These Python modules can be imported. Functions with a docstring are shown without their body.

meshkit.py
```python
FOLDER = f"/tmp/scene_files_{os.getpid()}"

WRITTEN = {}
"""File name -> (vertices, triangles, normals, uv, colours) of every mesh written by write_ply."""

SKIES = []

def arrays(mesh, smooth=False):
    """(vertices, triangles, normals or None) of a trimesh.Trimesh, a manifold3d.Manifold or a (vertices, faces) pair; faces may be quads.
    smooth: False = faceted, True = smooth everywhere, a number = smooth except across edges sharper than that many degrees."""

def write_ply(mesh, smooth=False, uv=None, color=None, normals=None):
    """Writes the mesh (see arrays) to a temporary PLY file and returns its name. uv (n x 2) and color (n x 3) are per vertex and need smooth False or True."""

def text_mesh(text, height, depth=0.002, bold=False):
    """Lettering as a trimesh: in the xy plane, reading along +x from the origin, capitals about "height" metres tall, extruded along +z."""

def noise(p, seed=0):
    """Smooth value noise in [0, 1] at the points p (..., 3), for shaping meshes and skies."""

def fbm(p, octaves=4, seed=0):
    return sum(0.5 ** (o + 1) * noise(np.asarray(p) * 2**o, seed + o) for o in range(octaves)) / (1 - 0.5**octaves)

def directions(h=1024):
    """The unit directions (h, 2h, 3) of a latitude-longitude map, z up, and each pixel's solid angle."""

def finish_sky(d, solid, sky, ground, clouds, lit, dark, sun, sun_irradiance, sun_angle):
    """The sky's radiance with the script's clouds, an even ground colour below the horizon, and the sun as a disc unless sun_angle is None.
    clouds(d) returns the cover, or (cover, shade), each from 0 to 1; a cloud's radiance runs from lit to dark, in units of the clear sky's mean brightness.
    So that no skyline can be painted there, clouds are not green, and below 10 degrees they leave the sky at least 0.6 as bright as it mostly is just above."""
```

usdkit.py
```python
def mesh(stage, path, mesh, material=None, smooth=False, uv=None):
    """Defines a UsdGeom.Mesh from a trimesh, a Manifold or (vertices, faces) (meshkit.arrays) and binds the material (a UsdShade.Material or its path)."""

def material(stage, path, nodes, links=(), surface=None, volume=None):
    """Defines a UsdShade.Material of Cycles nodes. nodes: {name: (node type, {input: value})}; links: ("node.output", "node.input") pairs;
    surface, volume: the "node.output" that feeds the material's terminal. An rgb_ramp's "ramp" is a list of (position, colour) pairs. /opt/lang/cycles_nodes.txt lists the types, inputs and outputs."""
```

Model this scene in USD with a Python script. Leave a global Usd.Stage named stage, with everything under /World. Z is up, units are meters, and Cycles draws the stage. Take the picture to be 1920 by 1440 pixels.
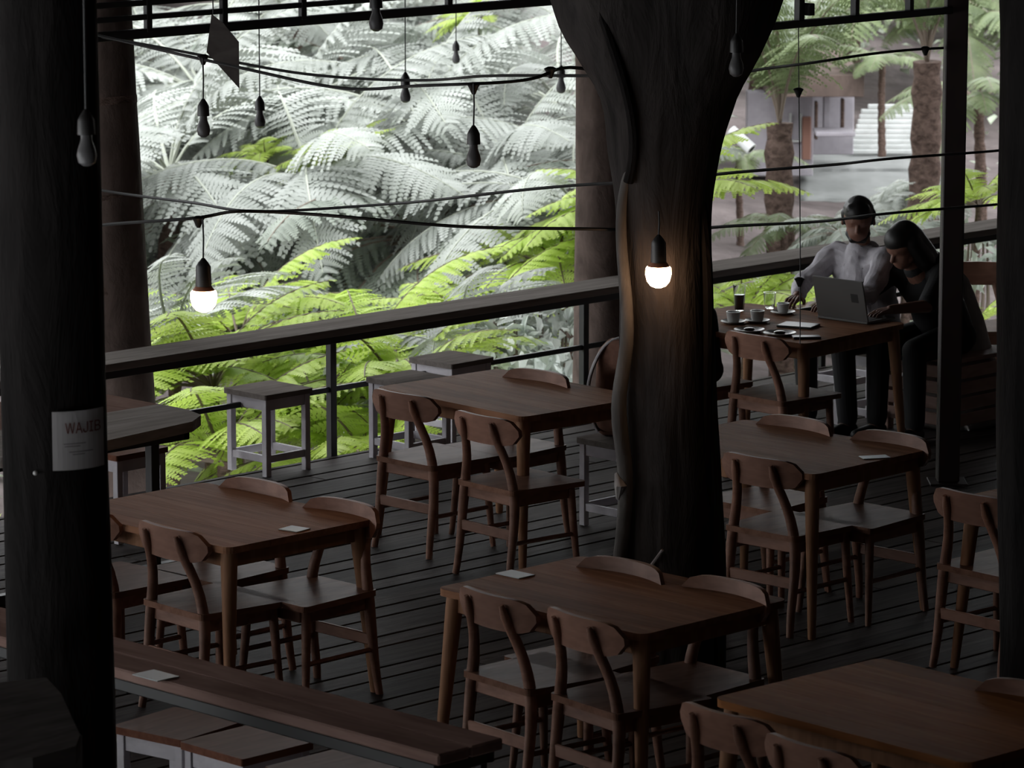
import math, random, re
import numpy as np
import trimesh, manifold3d as mf, shapely.geometry as sg
import usdkit, meshkit
from pxr import Usd, UsdGeom, UsdLux, UsdShade, Gf, Sdf

random.seed(7)
RNG = np.random.default_rng(11)
stage = Usd.Stage.CreateInMemory()
UsdGeom.SetStageUpAxis(stage, UsdGeom.Tokens.z)
UsdGeom.SetStageMetersPerUnit(stage, 1.0)
UsdGeom.Xform.Define(stage, '/World')
stage.SetDefaultPrim(stage.GetPrimAtPath('/World'))

# ------------------------------------------------------------------ camera, sky, exposure
FPX, PITCH, EYE, YAW = 7500.0, math.radians(10.0), 4.22, math.radians(45.0)
RIGHT = np.array([math.cos(YAW), -math.sin(YAW), 0.0])
AHEAD = np.array([math.sin(YAW) * math.cos(PITCH), math.cos(YAW) * math.cos(PITCH), -math.sin(PITCH)])
UPV = np.cross(RIGHT, AHEAD)
CAM = np.array([0.0, 0.0, EYE])
cam = UsdGeom.Camera.Define(stage, '/World/camera')
cam.CreateHorizontalApertureAttr(36.0)
cam.CreateVerticalApertureAttr(27.0)
cam.CreateFocalLengthAttr(36.0 * FPX / 1920.0)
cam.CreateClippingRangeAttr(Gf.Vec2f(0.1, 400))
cam.CreateExposureAttr(0.4)
cam.CreateFStopAttr(7.0)
cam.CreateFocusDistanceAttr(18.0)
cam.AddTransformOp().Set(Gf.Matrix4d(*RIGHT, 0, *UPV, 0, *(-AHEAD), 0, *CAM, 1))
sky = UsdLux.DomeLight.Define(stage, '/World/overcast_sky')
sky.CreateIntensityAttr(1.0)
sky.CreateColorAttr(Gf.Vec3f(0.97, 1.0, 1.02))


def ray(px, py):
    return AHEAD + RIGHT * (px - 960) / FPX - UPV * (py - 720) / FPX


def at(px, py, z):                       # the point at height z seen at a pixel of the 1920 x 1440 photograph
    d = ray(px, py)
    return CAM + d * ((z - EYE) / d[2])


def atd(px, py, depth):
    return CAM + ray(px, py) * depth


def on_y(px, py, y):
    d = ray(px, py)
    return CAM + d * (y / d[1])


# ------------------------------------------------------------------ materials
M = {}


def mat(name, nodes, links, surface):
    M[name] = usdkit.material(stage, '/World/Looks/' + name, nodes, links, surface=surface)
    return M[name]


def plain(name, col, rough=0.6, metallic=0.0, **kw):
    return mat(name, {'p': ('principled_bsdf', {'base_color': col, 'roughness': rough, 'metallic': metallic, **kw})}, [], 'p.BSDF')


def grainy(name, c0, c1, rough=0.5, scale=(6, 6, 6), detail=5, bump=0.15, vary=0.25, world=False, dist=0.01, spec=0.05):
    src = 'g.position' if world else 't.object'
    nodes = {
        't': ('texture_coordinate', {}), 'g': ('geometry', {}), 'o': ('object_info', {}),
        'm': ('mapping', {'scale': scale}),
        'n': ('noise_texture', {'scale': 1.0, 'detail': float(detail), 'roughness': 0.6, 'distortion': 0.4}),
        'r': ('rgb_ramp', {'ramp': [(0.3, c0), (0.7, c1)]}),
        'k': ('math', {'math_type': 'multiply_add', 'value2': 2 * vary, 'value3': 1.0 - vary}),
        'h': ('hsv', {}),
        'b': ('bump', {'strength': bump, 'distance': dist}),
        'p': ('principled_bsdf', {'roughness': rough, 'specular_ior_level': spec}),
    }
    links = [(src, 'm.vector'), ('m.vector', 'n.vector'), ('n.fac', 'r.fac'), ('o.random', 'k.value1'), ('k.value', 'h.value'),
             ('r.color', 'h.color'), ('h.color', 'p.base_color'), ('n.fac', 'b.height'), ('b.normal', 'p.normal')]
    return mat(name, nodes, links, 'p.BSDF')


def leafy(name, c0, c1, rough=0.35, trans=0.3, vary=0.2, scale=5.0):
    nodes = {
        'g': ('geometry', {}), 'o': ('object_info', {}),
        'n': ('noise_texture', {'scale': scale, 'detail': 3.0}),
        'r': ('rgb_ramp', {'ramp': [(0.32, c0), (0.68, c1)]}),
        'k': ('math', {'math_type': 'multiply_add', 'value2': 2 * vary, 'value3': 1.0 - vary}),
        'h': ('hsv', {}),
        'p': ('principled_bsdf', {'roughness': rough, 'specular_ior_level': .3}),
        'tr': ('translucent_bsdf', {}),
        'mx': ('mix_closure', {'fac': trans}),
    }
    links = [('g.position', 'n.vector'), ('n.fac', 'r.fac'), ('o.random', 'k.value1'), ('k.value', 'h.value'), ('r.color', 'h.color'),
             ('h.color', 'p.base_color'), ('h.color', 'tr.color'), ('p.BSDF', 'mx.closure1'), ('tr.BSDF', 'mx.closure2')]
    return mat(name, nodes, links, 'mx.closure')


grainy('table_wood', (.17, .078, .044), (.28, .145, .088), .6, (28, 2.2, 28), vary=.18, bump=.08, spec=.02)
grainy('orange_table_wood', (.24, .085, .026), (.36, .15, .055), .62, (28, 2.2, 28), vary=.3, bump=.08)
grainy('leg_wood', (.19, .095, .052), (.29, .155, .092), .4, (22, 22, 3), vary=.1)
grainy('chair_wood', (.135, .06, .038), (.235, .118, .08), .55, (16, 5, 16), vary=.2, spec=.3)
grainy('chair_seat_wood', (.125, .062, .042), (.21, .115, .082), .42, (5, 16, 16), vary=.2, spec=.015)
grainy('deck_wood', (.036, .030, .029), (.07, .06, .057), .6, (2, 26, 26), vary=.3, bump=.3, spec=0.02)
grainy('ledge_wood', (.20, .178, .162), (.33, .30, .28), .45, (2, 24, 24), vary=.1, bump=.2, spec=0.0)
grainy('slab_wood', (.13, .08, .066), (.21, .14, .118), .42, (14, 2, 14), vary=.1, bump=.2, spec=0.0)
grainy('bar_wood', (.20, .125, .105), (.32, .215, .185), .42, (14, 2, 14), vary=.1, bump=.2, spec=0.0)
grainy('dark_slab_wood', (.07, .064, .062), (.14, .128, .124), .55, (3, 14, 14), vary=.05, bump=.3, spec=0.0)
grainy('stool_seat_wood', (.13, .115, .105), (.21, .185, .172), .42, (4, 22, 22), vary=.12, spec=0.0)
grainy('red_stool_seat_wood', (.12, .045, .026), (.19, .08, .048), .5, (4, 22, 22), vary=.12)
grainy('white_paint', (.42, .40, .43), (.56, .54, .57), .5, (9, 9, 9), vary=.05, bump=.1)
grainy('bark_dark', (.0065, .0058, .0056), (.017, .015, .0145), .85, (7, 7, 1.6), vary=.0, bump=.9, dist=.03)
grainy('bark_mid', (.02, .018, .0175), (.055, .048, .046), .85, (7, 7, 1.6), vary=.0, bump=.9, dist=.03)
grainy('bark_brown', (.07, .052, .046), (.15, .112, .098), .85, (5, 5, 3.5), vary=.0, bump=.8, dist=.02)
grainy('bark_pale', (.2, .185, .18), (.42, .40, .39), .8, (9, 9, 3), vary=.0, bump=.6)
grainy('bark_root', (.075, .07, .067), (.16, .15, .145), .85, (9, 9, 3), vary=.0, bump=.6)
grainy('fern_trunk_bark', (.05, .034, .028), (.18, .125, .105), .9, (14, 14, 22), vary=.1, bump=.9, dist=.02)
grainy('bench_wood', (.26, .165, .14), (.42, .29, .25), .6, (5, 5, 14), vary=.15)
grainy('board_wood', (.12, .105, .10), (.20, .18, .172), .7, (3, 14, 14), vary=.05)
grainy('soil', (.06, .05, .049), (.15, .125, .123), .9, (1.6, 1.6, 1.6), vary=0, bump=.6, world=True, dist=.1)
grainy('pale_ground', (.15, .155, .15), (.23, .235, .23), .8, (2, 2, 2), vary=0, bump=.2, world=True)
grainy('white_board', (.42, .43, .42), (.56, .57, .56), .6, (1, 9, 9), vary=.05)
grainy('grey_render', (.27, .25, .275), (.38, .355, .385), .8, (4, 4, 4), vary=.05)
grainy('roof_underside', (.03, .025, .022), (.05, .043, .04), .9, (1, 6, 6), vary=0, world=True)
plain('black_steel', (.012, .012, .012), .5)
plain('pole_steel', (.022, .013, .012), .55)
plain('cable_black', (.01, .01, .01), .6)
plain('socket_black', (.012, .011, .011), .45)
plain('bulb_glass', (.085, .083, .085), .3, specular_ior_level=.2)
plain('copper', (.30, .12, .07), .5)
plain('paper', (.34, .325, .325), .8)
plain('print_red', (.13, .035, .028), .8)
plain('print_grey', (.17, .16, .16), .8)
plain('card_white', (.42, .46, .47), .5)
plain('laptop_grey', (.10, .095, .092), .4, .2)
plain('laptop_dark', (.02, .02, .02), .4)
plain('glass_clear', (.9, .93, .92), .03, transmission_weight=1.0, ior=1.3)
plain('ceramic', (.5, .5, .49), .3)
plain('dark_drink', (.02, .012, .008), .2)
plain('black_fabric', (.010, .010, .011), .9)
plain('dark_trousers', (.012, .012, .014), .9)
grainy('shirt_cloth', (.40, .38, .41), (.60, .58, .62), .9, (9, 9, 9), vary=0, bump=.5, dist=.02)
plain('skin', (.20, .095, .065), .55)
plain('hair_black', (.008, .007, .007), .5)
plain('shoe_black', (.012, .012, .012), .6)
plain('eye_white', (.16, .15, .145), .4)
plain('lip', (.17, .06, .05), .5)
grainy('brown_canvas', (.10, .05, .036), (.17, .09, .066), .8, (12, 12, 12), vary=0)
plain('grey_webbing', (.22, .205, .21), .7)
grainy('grey_canvas', (.26, .245, .24), (.38, .36, .35), .9, (9, 9, 9), vary=0)
plain('house_red', (.24, .12, .09), .8)
plain('pipe_white', (.72, .72, .72), .5)
mat('bulb_lit', {'e': ('emission', {'color': (1.0, .60, .34), 'strength': 18.0})}, [], 'e.emission')
leafy('frond_pale', (.29, .312, .278), (.425, .445, .415), .5, .28)
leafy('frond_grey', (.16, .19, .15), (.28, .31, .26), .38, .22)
leafy('frond_lime', (.36, .50, .06), (.52, .63, .18), .5, .42)
leafy('frond_green', (.085, .12, .045), (.17, .21, .10), .4, .3)
leafy('shrub_pale', (.45, .5, .46), (.68, .70, .66), .35, .2)
leafy('undergrowth_leaf', (.16, .19, .13), (.36, .40, .31), .45, .25)
plain('stalk', (.14, .105, .08), .7)
plain('stalk_pale', (.34, .36, .30), .7)

# ------------------------------------------------------------------ prims
TAKEN = {}


def fresh(parent, name):
    k = TAKEN.get((parent, name), 0)
    TAKEN[(parent, name)] = k + 1
    return f'{parent}/{name}' if k == 0 else f'{parent}/{name}_{k:03d}'


def tag(prim, label=None, cat=None, group=None, kind=None):
    for k, v in (('label', label), ('category', cat), ('group', group), ('kind', kind)):
        if v:
            prim.SetCustomDataByKey(k, v)
    return prim


def ops(x, loc, rz=0.0, scale=None):
    x.AddTranslateOp().Set(Gf.Vec3d(*map(float, loc)))
    x.AddRotateZOp().Set(float(rz))
    if scale is not None:
        s = scale if np.ndim(scale) else (scale,) * 3
        x.AddScaleOp().Set(Gf.Vec3f(*map(float, s)))


def thing(name, label, cat, loc=(0, 0, 0), rz=0.0, group=None, scale=None, kind=None):
    x = UsdGeom.Xform.Define(stage, fresh('/World', name))
    ops(x, loc, rz, scale)
    return str(tag(x.GetPrim(), label, cat, group, kind).GetPath())


def part(parent, name, mesh, material, smooth=40, label=None, kind=None):
    p = usdkit.mesh(stage, fresh(parent, name), mesh, M[material], smooth=smooth)
    tag(p.GetPrim(), label, kind=kind)
    return str(p.GetPath())


def single(name, mesh, material, label, cat, group=None, smooth=40, kind=None):
    p = usdkit.mesh(stage, fresh('/World', name), mesh, M[material], smooth=smooth)
    tag(p.GetPrim(), label, cat, group, kind)
    return str(p.GetPath())


def dup(src, label, loc, rz=0.0, scale=None, group=None):
    was = stage.GetPrimAtPath(src)
    name = re.sub(r'_[0-9]{3}$', '', src.rpartition('/')[2])
    x = UsdGeom.Xform.Define(stage, fresh('/World', name))
    x.GetPrim().GetReferences().AddInternalReference(src)
    x.ClearXformOpOrder()
    t = x.GetPrim().CreateAttribute('xformOp:translate', Sdf.ValueTypeNames.Double3)
    t.Set(Gf.Vec3d(*map(float, loc)))
    r = x.GetPrim().CreateAttribute('xformOp:rotateZ', Sdf.ValueTypeNames.Float)
    r.Set(float(rz))
    order = ['xformOp:translate', 'xformOp:rotateZ']
    if scale is not None or was.HasAttribute('xformOp:scale'):
        s = scale if scale is not None else 1.0
        s = s if np.ndim(s) else (s,) * 3
        x.GetPrim().CreateAttribute('xformOp:scale', Sdf.ValueTypeNames.Float3).Set(Gf.Vec3f(*map(float, s)))
        order.append('xformOp:scale')
    x.GetXformOpOrderAttr().Set(order)
    tag(x.GetPrim(), label, was.GetCustomDataByKey('category'), group or was.GetCustomDataByKey('group'))
    x.GetPrim().SetInstanceable(True)
    return str(x.GetPath())


# ------------------------------------------------------------------ shapes
def cat(*ms):
    return trimesh.util.concatenate([m for m in ms])


def box(x0, x1, y0, y1, z0, z1, c=0.004):
    c = min(c, .45 * min(x1 - x0, y1 - y0, z1 - z0))
    lo, hi = np.array([x0, y0, z0], float), np.array([x1, y1, z1], float)
    pts = []
    for s in np.ndindex(2, 2, 2):
        b = np.where(s, hi, lo)
        for k in range(3):
            q = b + np.where(s, -c, c)
            q[k] = b[k]
            pts.append(q)
    return trimesh.convex.convex_hull(np.array(pts))


def rot(mesh, ang, axis, point=(0, 0, 0)):
    m = mesh.copy()
    m.apply_transform(trimesh.transformations.rotation_matrix(math.radians(ang), axis, point))
    return m


def move(mesh, d):
    m = mesh.copy()
    m.apply_translation(d)
    return m


def spline(pts, n):
    from scipy.interpolate import CubicSpline
    p = np.asarray(pts, float)
    t = np.r_[0, np.cumsum(np.linalg.norm(np.diff(p, axis=0), axis=1))]
    return CubicSpline(t, p)(np.linspace(0, t[-1], n))


def tube(path, radii, n=8, flat=(1, 1)):
    p = np.asarray(path, float)
    r = np.broadcast_to(np.asarray(radii, float), len(p))
    tg = np.gradient(p, axis=0)
    tg /= np.linalg.norm(tg, axis=1, keepdims=True)
    ref = np.array([0, 0, 1.0]) if abs(tg[0][2]) < .9 else np.array([1.0, 0, 0])
    u = np.cross(tg[0], ref)
    u /= np.linalg.norm(u)
    v, f = [], []
    a = np.linspace(0, 2 * np.pi, n, endpoint=False)
    for i in range(len(p)):
        u = u - tg[i] * (u @ tg[i])
        u /= np.linalg.norm(u)
        w = np.cross(tg[i], u)
        v.append(p[i] + r[i] * (np.outer(np.cos(a), u) * flat[0] + np.outer(np.sin(a), w) * flat[1]))
    v = np.vstack(v + [p[:1], p[-1:]])
    k = np.arange(n)
    for i in range(len(p) - 1):
        a0, b0 = i * n + k, i * n + (k + 1) % n
        f += [np.c_[a0, b0, b0 + n], np.c_[a0, b0 + n, a0 + n]]
    e = len(v) - 2
    f += [np.c_[(k + 1) % n, k, np.full(n, e)], np.c_[(len(p) - 1) * n + k, (len(p) - 1) * n + (k + 1) % n, np.full(n, e + 1)]]
    return trimesh.Trimesh(v, np.vstack(f), process=False)


def lathe(profile, n=20):
    return trimesh.creation.revolve(np.asarray(profile, float), sections=n)


def rounded_rect(w, l, r):
    return sg.box(-w / 2 + r, -l / 2 + r, w / 2 - r, l / 2 - r).buffer(r, quad_segs=5)


def extrude(poly, h, z0):
    return move(trimesh.creation.extrude_polygon(poly, h, engine='earcut'), (0, 0, z0))


def hull_body(bones, refine=.022, smooth=8):
    ms = []
    for p0, r0, p1, r1 in bones:
        a = mf.Manifold.sphere(r0, 18).translate(tuple(map(float, p0)))
        b = mf.Manifold.sphere(r1, 18).translate(tuple(map(float, p1)))
        ms.append((a + b).hull())
    m = mf.Manifold.batch_boolean(ms, mf.OpType.Add).refine_to_length(refine).to_mesh()
    t = trimesh.Trimesh(m.vert_properties[:, :3], m.tri_verts)
    trimesh.smoothing.filter_taubin(t, iterations=smooth)
    return t


def ball(c, r, sub=2):
    m = trimesh.creation.icosphere(subdivisions=sub, radius=1.0)
    m.apply_scale(r)
    return move(m, c)


# ================================================================== the setting
# deck: boards run along x, every board a part of the floor
floor = thing('floor', 'dark weathered timber deck boards of the open terrace', 'floor', kind='structure')
bw = .140
y = 7.0
k = 0
while y < 15.98:
    y1 = min(y + bw - .005, 16.0)
    cut = 9.0 + 9.0 * ((k * .37) % 1.0)
    for x0, x1 in ((4.0, cut), (cut + .006, 24.0)):
        part(floor, 'plank', box(x0, x1, y, y1, -.045, 0.0 + .003 * ((k * 7) % 3 - 1), .004), 'deck_wood', smooth=False)
    y += bw
    k += 1
part(floor, 'near_boarding', box(-9, 24.0, -6, 6.99, -.06, 0, .004), 'deck_wood', smooth=False)
part(floor, 'joist', box(4.0, 24.0, 15.86, 15.95, -.25, -.05), 'deck_wood', smooth=False)
rf = sg.Polygon([(-6, 5.0), (14.2, 5.0), (18.6, 3.05), (18.65, 3.16), (14.25, 5.12), (-6, 5.12)])
rm = trimesh.creation.extrude_polygon(rf, 36.0, engine='earcut')
rm.vertices = np.c_[rm.vertices[:, 2] - 9, rm.vertices[:, 0], rm.vertices[:, 1]]
rm.fix_normals()
single('ceiling', rm, 'roof_underside', 'dark underside of the terrace roof sloping down to its eave', 'ceiling', kind='structure', smooth=False)
single('wall_right', box(27.0, 27.2, -6, 18.0, -1, 5.1), 'roof_underside', 'dark wall at the right end of the terrace', 'wall', kind='structure', smooth=False)
single('wall_back', box(-9, 27, -6.2, -6.0, -1, 5.1), 'roof_underside', 'dark wall far behind the viewer', 'wall', kind='structure', smooth=False)
single('wall_left', box(-9.2, -9.0, -6, 16.7, -1, 5.1), 'roof_underside', 'dark wall at the left end of the terrace', 'wall', kind='structure', smooth=False)


def ground_z(x, y):
    s = np.maximum(np.asarray(y, float) - 16.2, 0)
    right = np.asarray(x, float) - np.asarray(y, float)       # grows to the right of the view
    z = -1.9 + .17 * s
    z = z + np.where(right < 1.0, .05, .0) * s
    z = z + .30 * (meshkit.fbm(np.stack([np.asarray(x) * .35, np.asarray(y) * .35, np.zeros_like(np.asarray(x, float))], -1), 3, 5) - .5)
    return z


gx, gy = np.meshgrid(np.linspace(2, 62, 76), np.linspace(15.9, 60, 60), indexing='ij')
gz = ground_z(gx, gy)
gv = np.stack([gx, gy, gz], -1).reshape(-1, 3)
ii = np.arange(75 * 59)
a = (ii // 59) * 60 + ii % 59
single('forest_floor', (gv, np.vstack([np.c_[a, a + 60, a + 61], np.c_[a, a + 61, a + 1]])), 'soil', 'brown leaf-littered forest slope beyond the terrace', 'ground', kind='structure', smooth=True)

# ================================================================== trunks and posts
def bark_loft(rows, n=40, seed=0, amp=.03, groove=8):
    """rows: (z, offset along RIGHT, half width across the view, half depth)."""
    rows = np.array(rows, float)
    zz = np.linspace(rows[0, 0], rows[-1, 0], max(24, int((rows[-1, 0] - rows[0, 0]) / .06)))
    from scipy.interpolate import PchipInterpolator
    off, hw, hd = (PchipInterpolator(rows[:, 0], rows[:, k])(zz) for k in (1, 2, 3))
    a = np.linspace(0, 2 * np.pi, n, endpoint=False)
    R2, A2 = RIGHT[:2], np.array([math.sin(YAW), math.cos(YAW)])
    A, Z = np.meshgrid(a, zz)
    q = np.stack([np.cos(A) * 2.2, np.sin(A) * 2.2, Z * .7], -1)
    q2 = np.stack([np.cos(A) * groove, np.sin(A) * groove, Z * 1.3], -1)
    nz = 1 + amp * 5 * (meshkit.fbm(q, 3, seed) - .5) + amp * 2.5 * (meshkit.fbm(q2, 2, seed + 9) - .5)
    s = off[:, None] + np.cos(A) * hw[:, None] * nz
    d = np.sin(A) * hd[:, None] * nz
    v = np.stack([s * R2[0] + d * A2[0], s * R2[1] + d * A2[1], Z], -1).reshape(-1, 3)
    v = np.vstack([v, [[off[0] * R2[0], off[0] * R2[1], zz[0]], [off[-1] * R2[0], off[-1] * R2[1], zz[-1]]]])
    k = np.arange(n)
    f = []
    for i in range(len(zz) - 1):
        a0, b0 = i * n + k, i * n + (k + 1) % n
        f += [np.c_[a0, b0, b0 + n], np.c_[a0, b0 + n, a0 + n]]
    e = len(v) - 2
    f += [np.c_[(k + 1) % n, k, np.full(n, e)], np.c_[(len(zz) - 1) * n + k, (len(zz) - 1) * n + (k + 1) % n, np.full(n, e + 1)]]
    return trimesh.Trimesh(v, np.vstack(f), process=False)


def in_view(base, right, z, near=0.0):
    """A point right of a base across the view, nearer by near."""
    return np.array([base[0] + RIGHT[0] * right - math.sin(YAW) * near, base[1] + RIGHT[1] * right - math.cos(YAW) * near, z])


tb = atd(1249, 720, 17.0)
tb[2] = 0
tr = thing('tree', 'massive dark forked tree trunk rising through the deck in the middle', 'tree', tb)
K = 17.0 / 19.05
rows = [(.0, .03, .262, .25), (.5, .02, .235, .23), (.9, 0, .228, .22), (1.35, -.01, .218, .21), (1.75, -.02, .225, .21), (2.0, -.02, .255, .22), (2.26, 0, .31, .25), (2.45, 0, .41, .28), (2.60, -.01, .485, .31), (2.75, -.01, .53, .34), (3.2, 0, .66, .36)]
rows = [(-.02, .03, .245, .23)] + [(EYE - (EYE - z) * K, o_ * K, hw * K, hd * K) for z, o_, hw, hd in rows] + [(4.985, 0, .88, .38)]
part(tr, 'bark', bark_loft(rows, 64, 3, .04, 10), 'bark_mid')
o = np.zeros(3)
part(tr, 'aerial_root', tube(spline([in_view(o, -.165, 2.2, .12), in_view(o, -.185, 1.75, .13), in_view(o, -.175, 1.45, .14), in_view(o, -.205, 1.2, .13), in_view(o, -.18, .95, .14), in_view(o, -.19, .6, .14), in_view(o, -.20, .0, .16)], 40), np.r_[np.linspace(.02, .034, 20), np.linspace(.034, .03, 20)], 9), 'bark_root', label='greyer root running down the left side')
part(tr, 'aerial_root', tube(spline([in_view(o, .10, 2.25, .02), in_view(o, .15, 1.95, .10), in_view(o, .17, 1.5, .12), in_view(o, .165, 1.0, .13), in_view(o, .19, .4, .12), in_view(o, .20, 0, .14)], 30), .024, 8), 'bark_dark')
part(tr, 'aerial_root', tube(spline([in_view(o, -.42, 3.3, .10), in_view(o, -.30, 2.9, .22), in_view(o, -.2, 2.6, .22), in_view(o, -.15, 2.35, .19), in_view(o, -.17, 2.15, .15)], 24), .022, 8), 'bark_dark')
part(tr, 'branch_stub', tube([in_view(o, -.08, .50, .20), in_view(o, -.02, .60, .24)], [.010, .006], 7), 'bark_pale')
part(tr, 'bark_patch', tube([in_view(o, -.205, .80, .15), in_view(o, -.195, .86, .17), in_view(o, -.21, .91, .14)], [.010, .028, .012], 8), 'bark_pale', label='small pale scar low on the trunk')

pb = np.array([8.26, 10.43, 0.0])
tr = thing('tree', 'dark trunk post at the left edge with a paper notice pinned on it', 'tree', pb)
part(tr, 'bark', bark_loft([(-.02, .0, .185, .18), (1.0, 0, .18, .175), (2.0, -.005, .176, .17), (3.2, -.01, .175, .17), (4.985, -.02, .175, .17)], 40, 14, .018), 'bark_dark')
part(tr, 'nail', ball(in_view(o, -.05, 1.62, .175), (.008, .008, .008), 1), 'ceramic')

rb = np.array([11.86, 9.03, 0.0])
tr = thing('tree', 'black tree trunk at the right edge of the terrace, nearest the viewer', 'tree', rb)
part(tr, 'bark', bark_loft([(-.02, .09, .235, .23), (.6, .08, .23, .22), (1.2, .05, .225, .21), (2.0, .03, .22, .21), (2.4, .06, .25, .22), (3.0, .09, .29, .25), (4.985, .1, .4, .3)], 44, 25, .03), 'bark_dark')
part(tr, 'bark_patch', ball(in_view(o, -.105, .42, .215), (.016, .016, .022), 1), 'bark_pale')

lb = on_y(196, 430, 16.42)
lb[2] = 0
tr = thing('tree', 'brown ringed palm trunk behind the railing at the far left', 'tree', lb + [0, 0, 0])
part(tr, 'bark', bark_loft([(-2.2, .06, .26, .26), (0, .035, .235, .235), (1.2, .0, .215, .21), (2.4, -.035, .20, .2), (3.9, -.08, .19, .19)], 36, 31, .02), 'bark_brown')
for k, zz in enumerate((.62, 1.02, 1.55, 2.02)):
    ring = lathe([(.2, -.012), (.2035 + .018 * (2.4 - zz) / 2.4, -.02), (.2055 + .018 * (2.4 - zz) / 2.4, .02), (.2, .014)], 36)
    part(tr, 'leaf_scar', move(rot(ring, 7 * (-1) ** k, (1, 0, 0)), in_view(o, .018 - .02 * zz, zz)), 'fern_trunk_bark')
rb2 = np.array([16.98, 16.22, 0.0])
tr = thing('tree', 'slim brown trunk behind the railing just left of the massive middle trunk', 'tree', rb2)
part(tr, 'bark', bark_loft([(-2.2, .0, .2, .19), (0, .0, .175, .17), (1.2, 0, .165, .16), (2.4, -.005, .165, .16), (3.95, -.02, .16, .16)], 36, 41, .025), 'bark_brown')

pole = thing('steel_pole', 'dark reddish square steel pole standing right of the seated people', 'pole', (16.42, 13.14, 0), 45)
part(pole, 'shaft', box(-.058, .058, -.058, .058, 0.013, 4.99, .006), 'pole_steel', smooth=False)
part(pole, 'base_plate', box(-.1, .1, -.1, .1, 0, .012, .003), 'pole_steel', smooth=False)

# the notice, curved round the trunk post
def on_post(px, z, extra=.0):
    s = (px - 103) / FPX * 13.2
    r = .186 + extra
    s = max(-r * .98, min(r * .98, s))
    return in_view(pb, s, z, math.sqrt(r * r - s * s))


def post_patch(px0, px1, z0, z1, extra, th=.0012, n=10):
    g = []
    for e in (extra, extra + th):
        for zz in (z0, z1):
            g.append([on_post(p, zz, e) for p in np.linspace(px0, px1, n + 1)])
    return trimesh.convex.convex_hull(np.array(g).reshape(-1, 3)) if n == 1 else _sheet(g, n)


def _sheet(g, n):
    v = np.array(g).reshape(-1, 3)
    m = n + 1
    f = []
    for i in range(n):
        q = [(m * 2 + i, m * 2 + i + 1, m * 3 + i + 1, m * 3 + i), (i + 1, i, m + i, m + i + 1),
             (i, i + 1, m * 2 + i + 1, m * 2 + i), (m + i + 1, m + i, m * 3 + i, m * 3 + i + 1)]
        for b in q:
            f += [(b[0], b[1], b[2]), (b[0], b[2], b[3])]
    return trimesh.Trimesh(v, f, process=False)


def post_z(py):
    return float(atd(150, py, 13.25)[2])


nt = thing('paper_notice', 'grey paper notice with red heading pinned round the left trunk post', 'notice')
part(nt, 'sheet', post_patch(109, 200, post_z(886), post_z(772), .004), 'paper', smooth=False)
tm = meshkit.text_mesh('WAJIB', .036, .001)
tv = tm.vertices.copy()
w = tv[:, 0].max()
tm.vertices = np.array([on_post(133 + 62 * q[0] / w, post_z(815) + q[1], .0056 + q[2]) for q in tv])
part(nt, 'heading', tm, 'print_red', smooth=False)
for py, a, b in ((836, 130, 170), (841, 132, 160), (852, 140, 182), (857, 146, 168)):
    part(nt, 'print_line', post_patch(a, b, post_z(py), post_z(py) + .0035, .0055, .0006, 6), 'print_grey', smooth=False)

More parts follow.
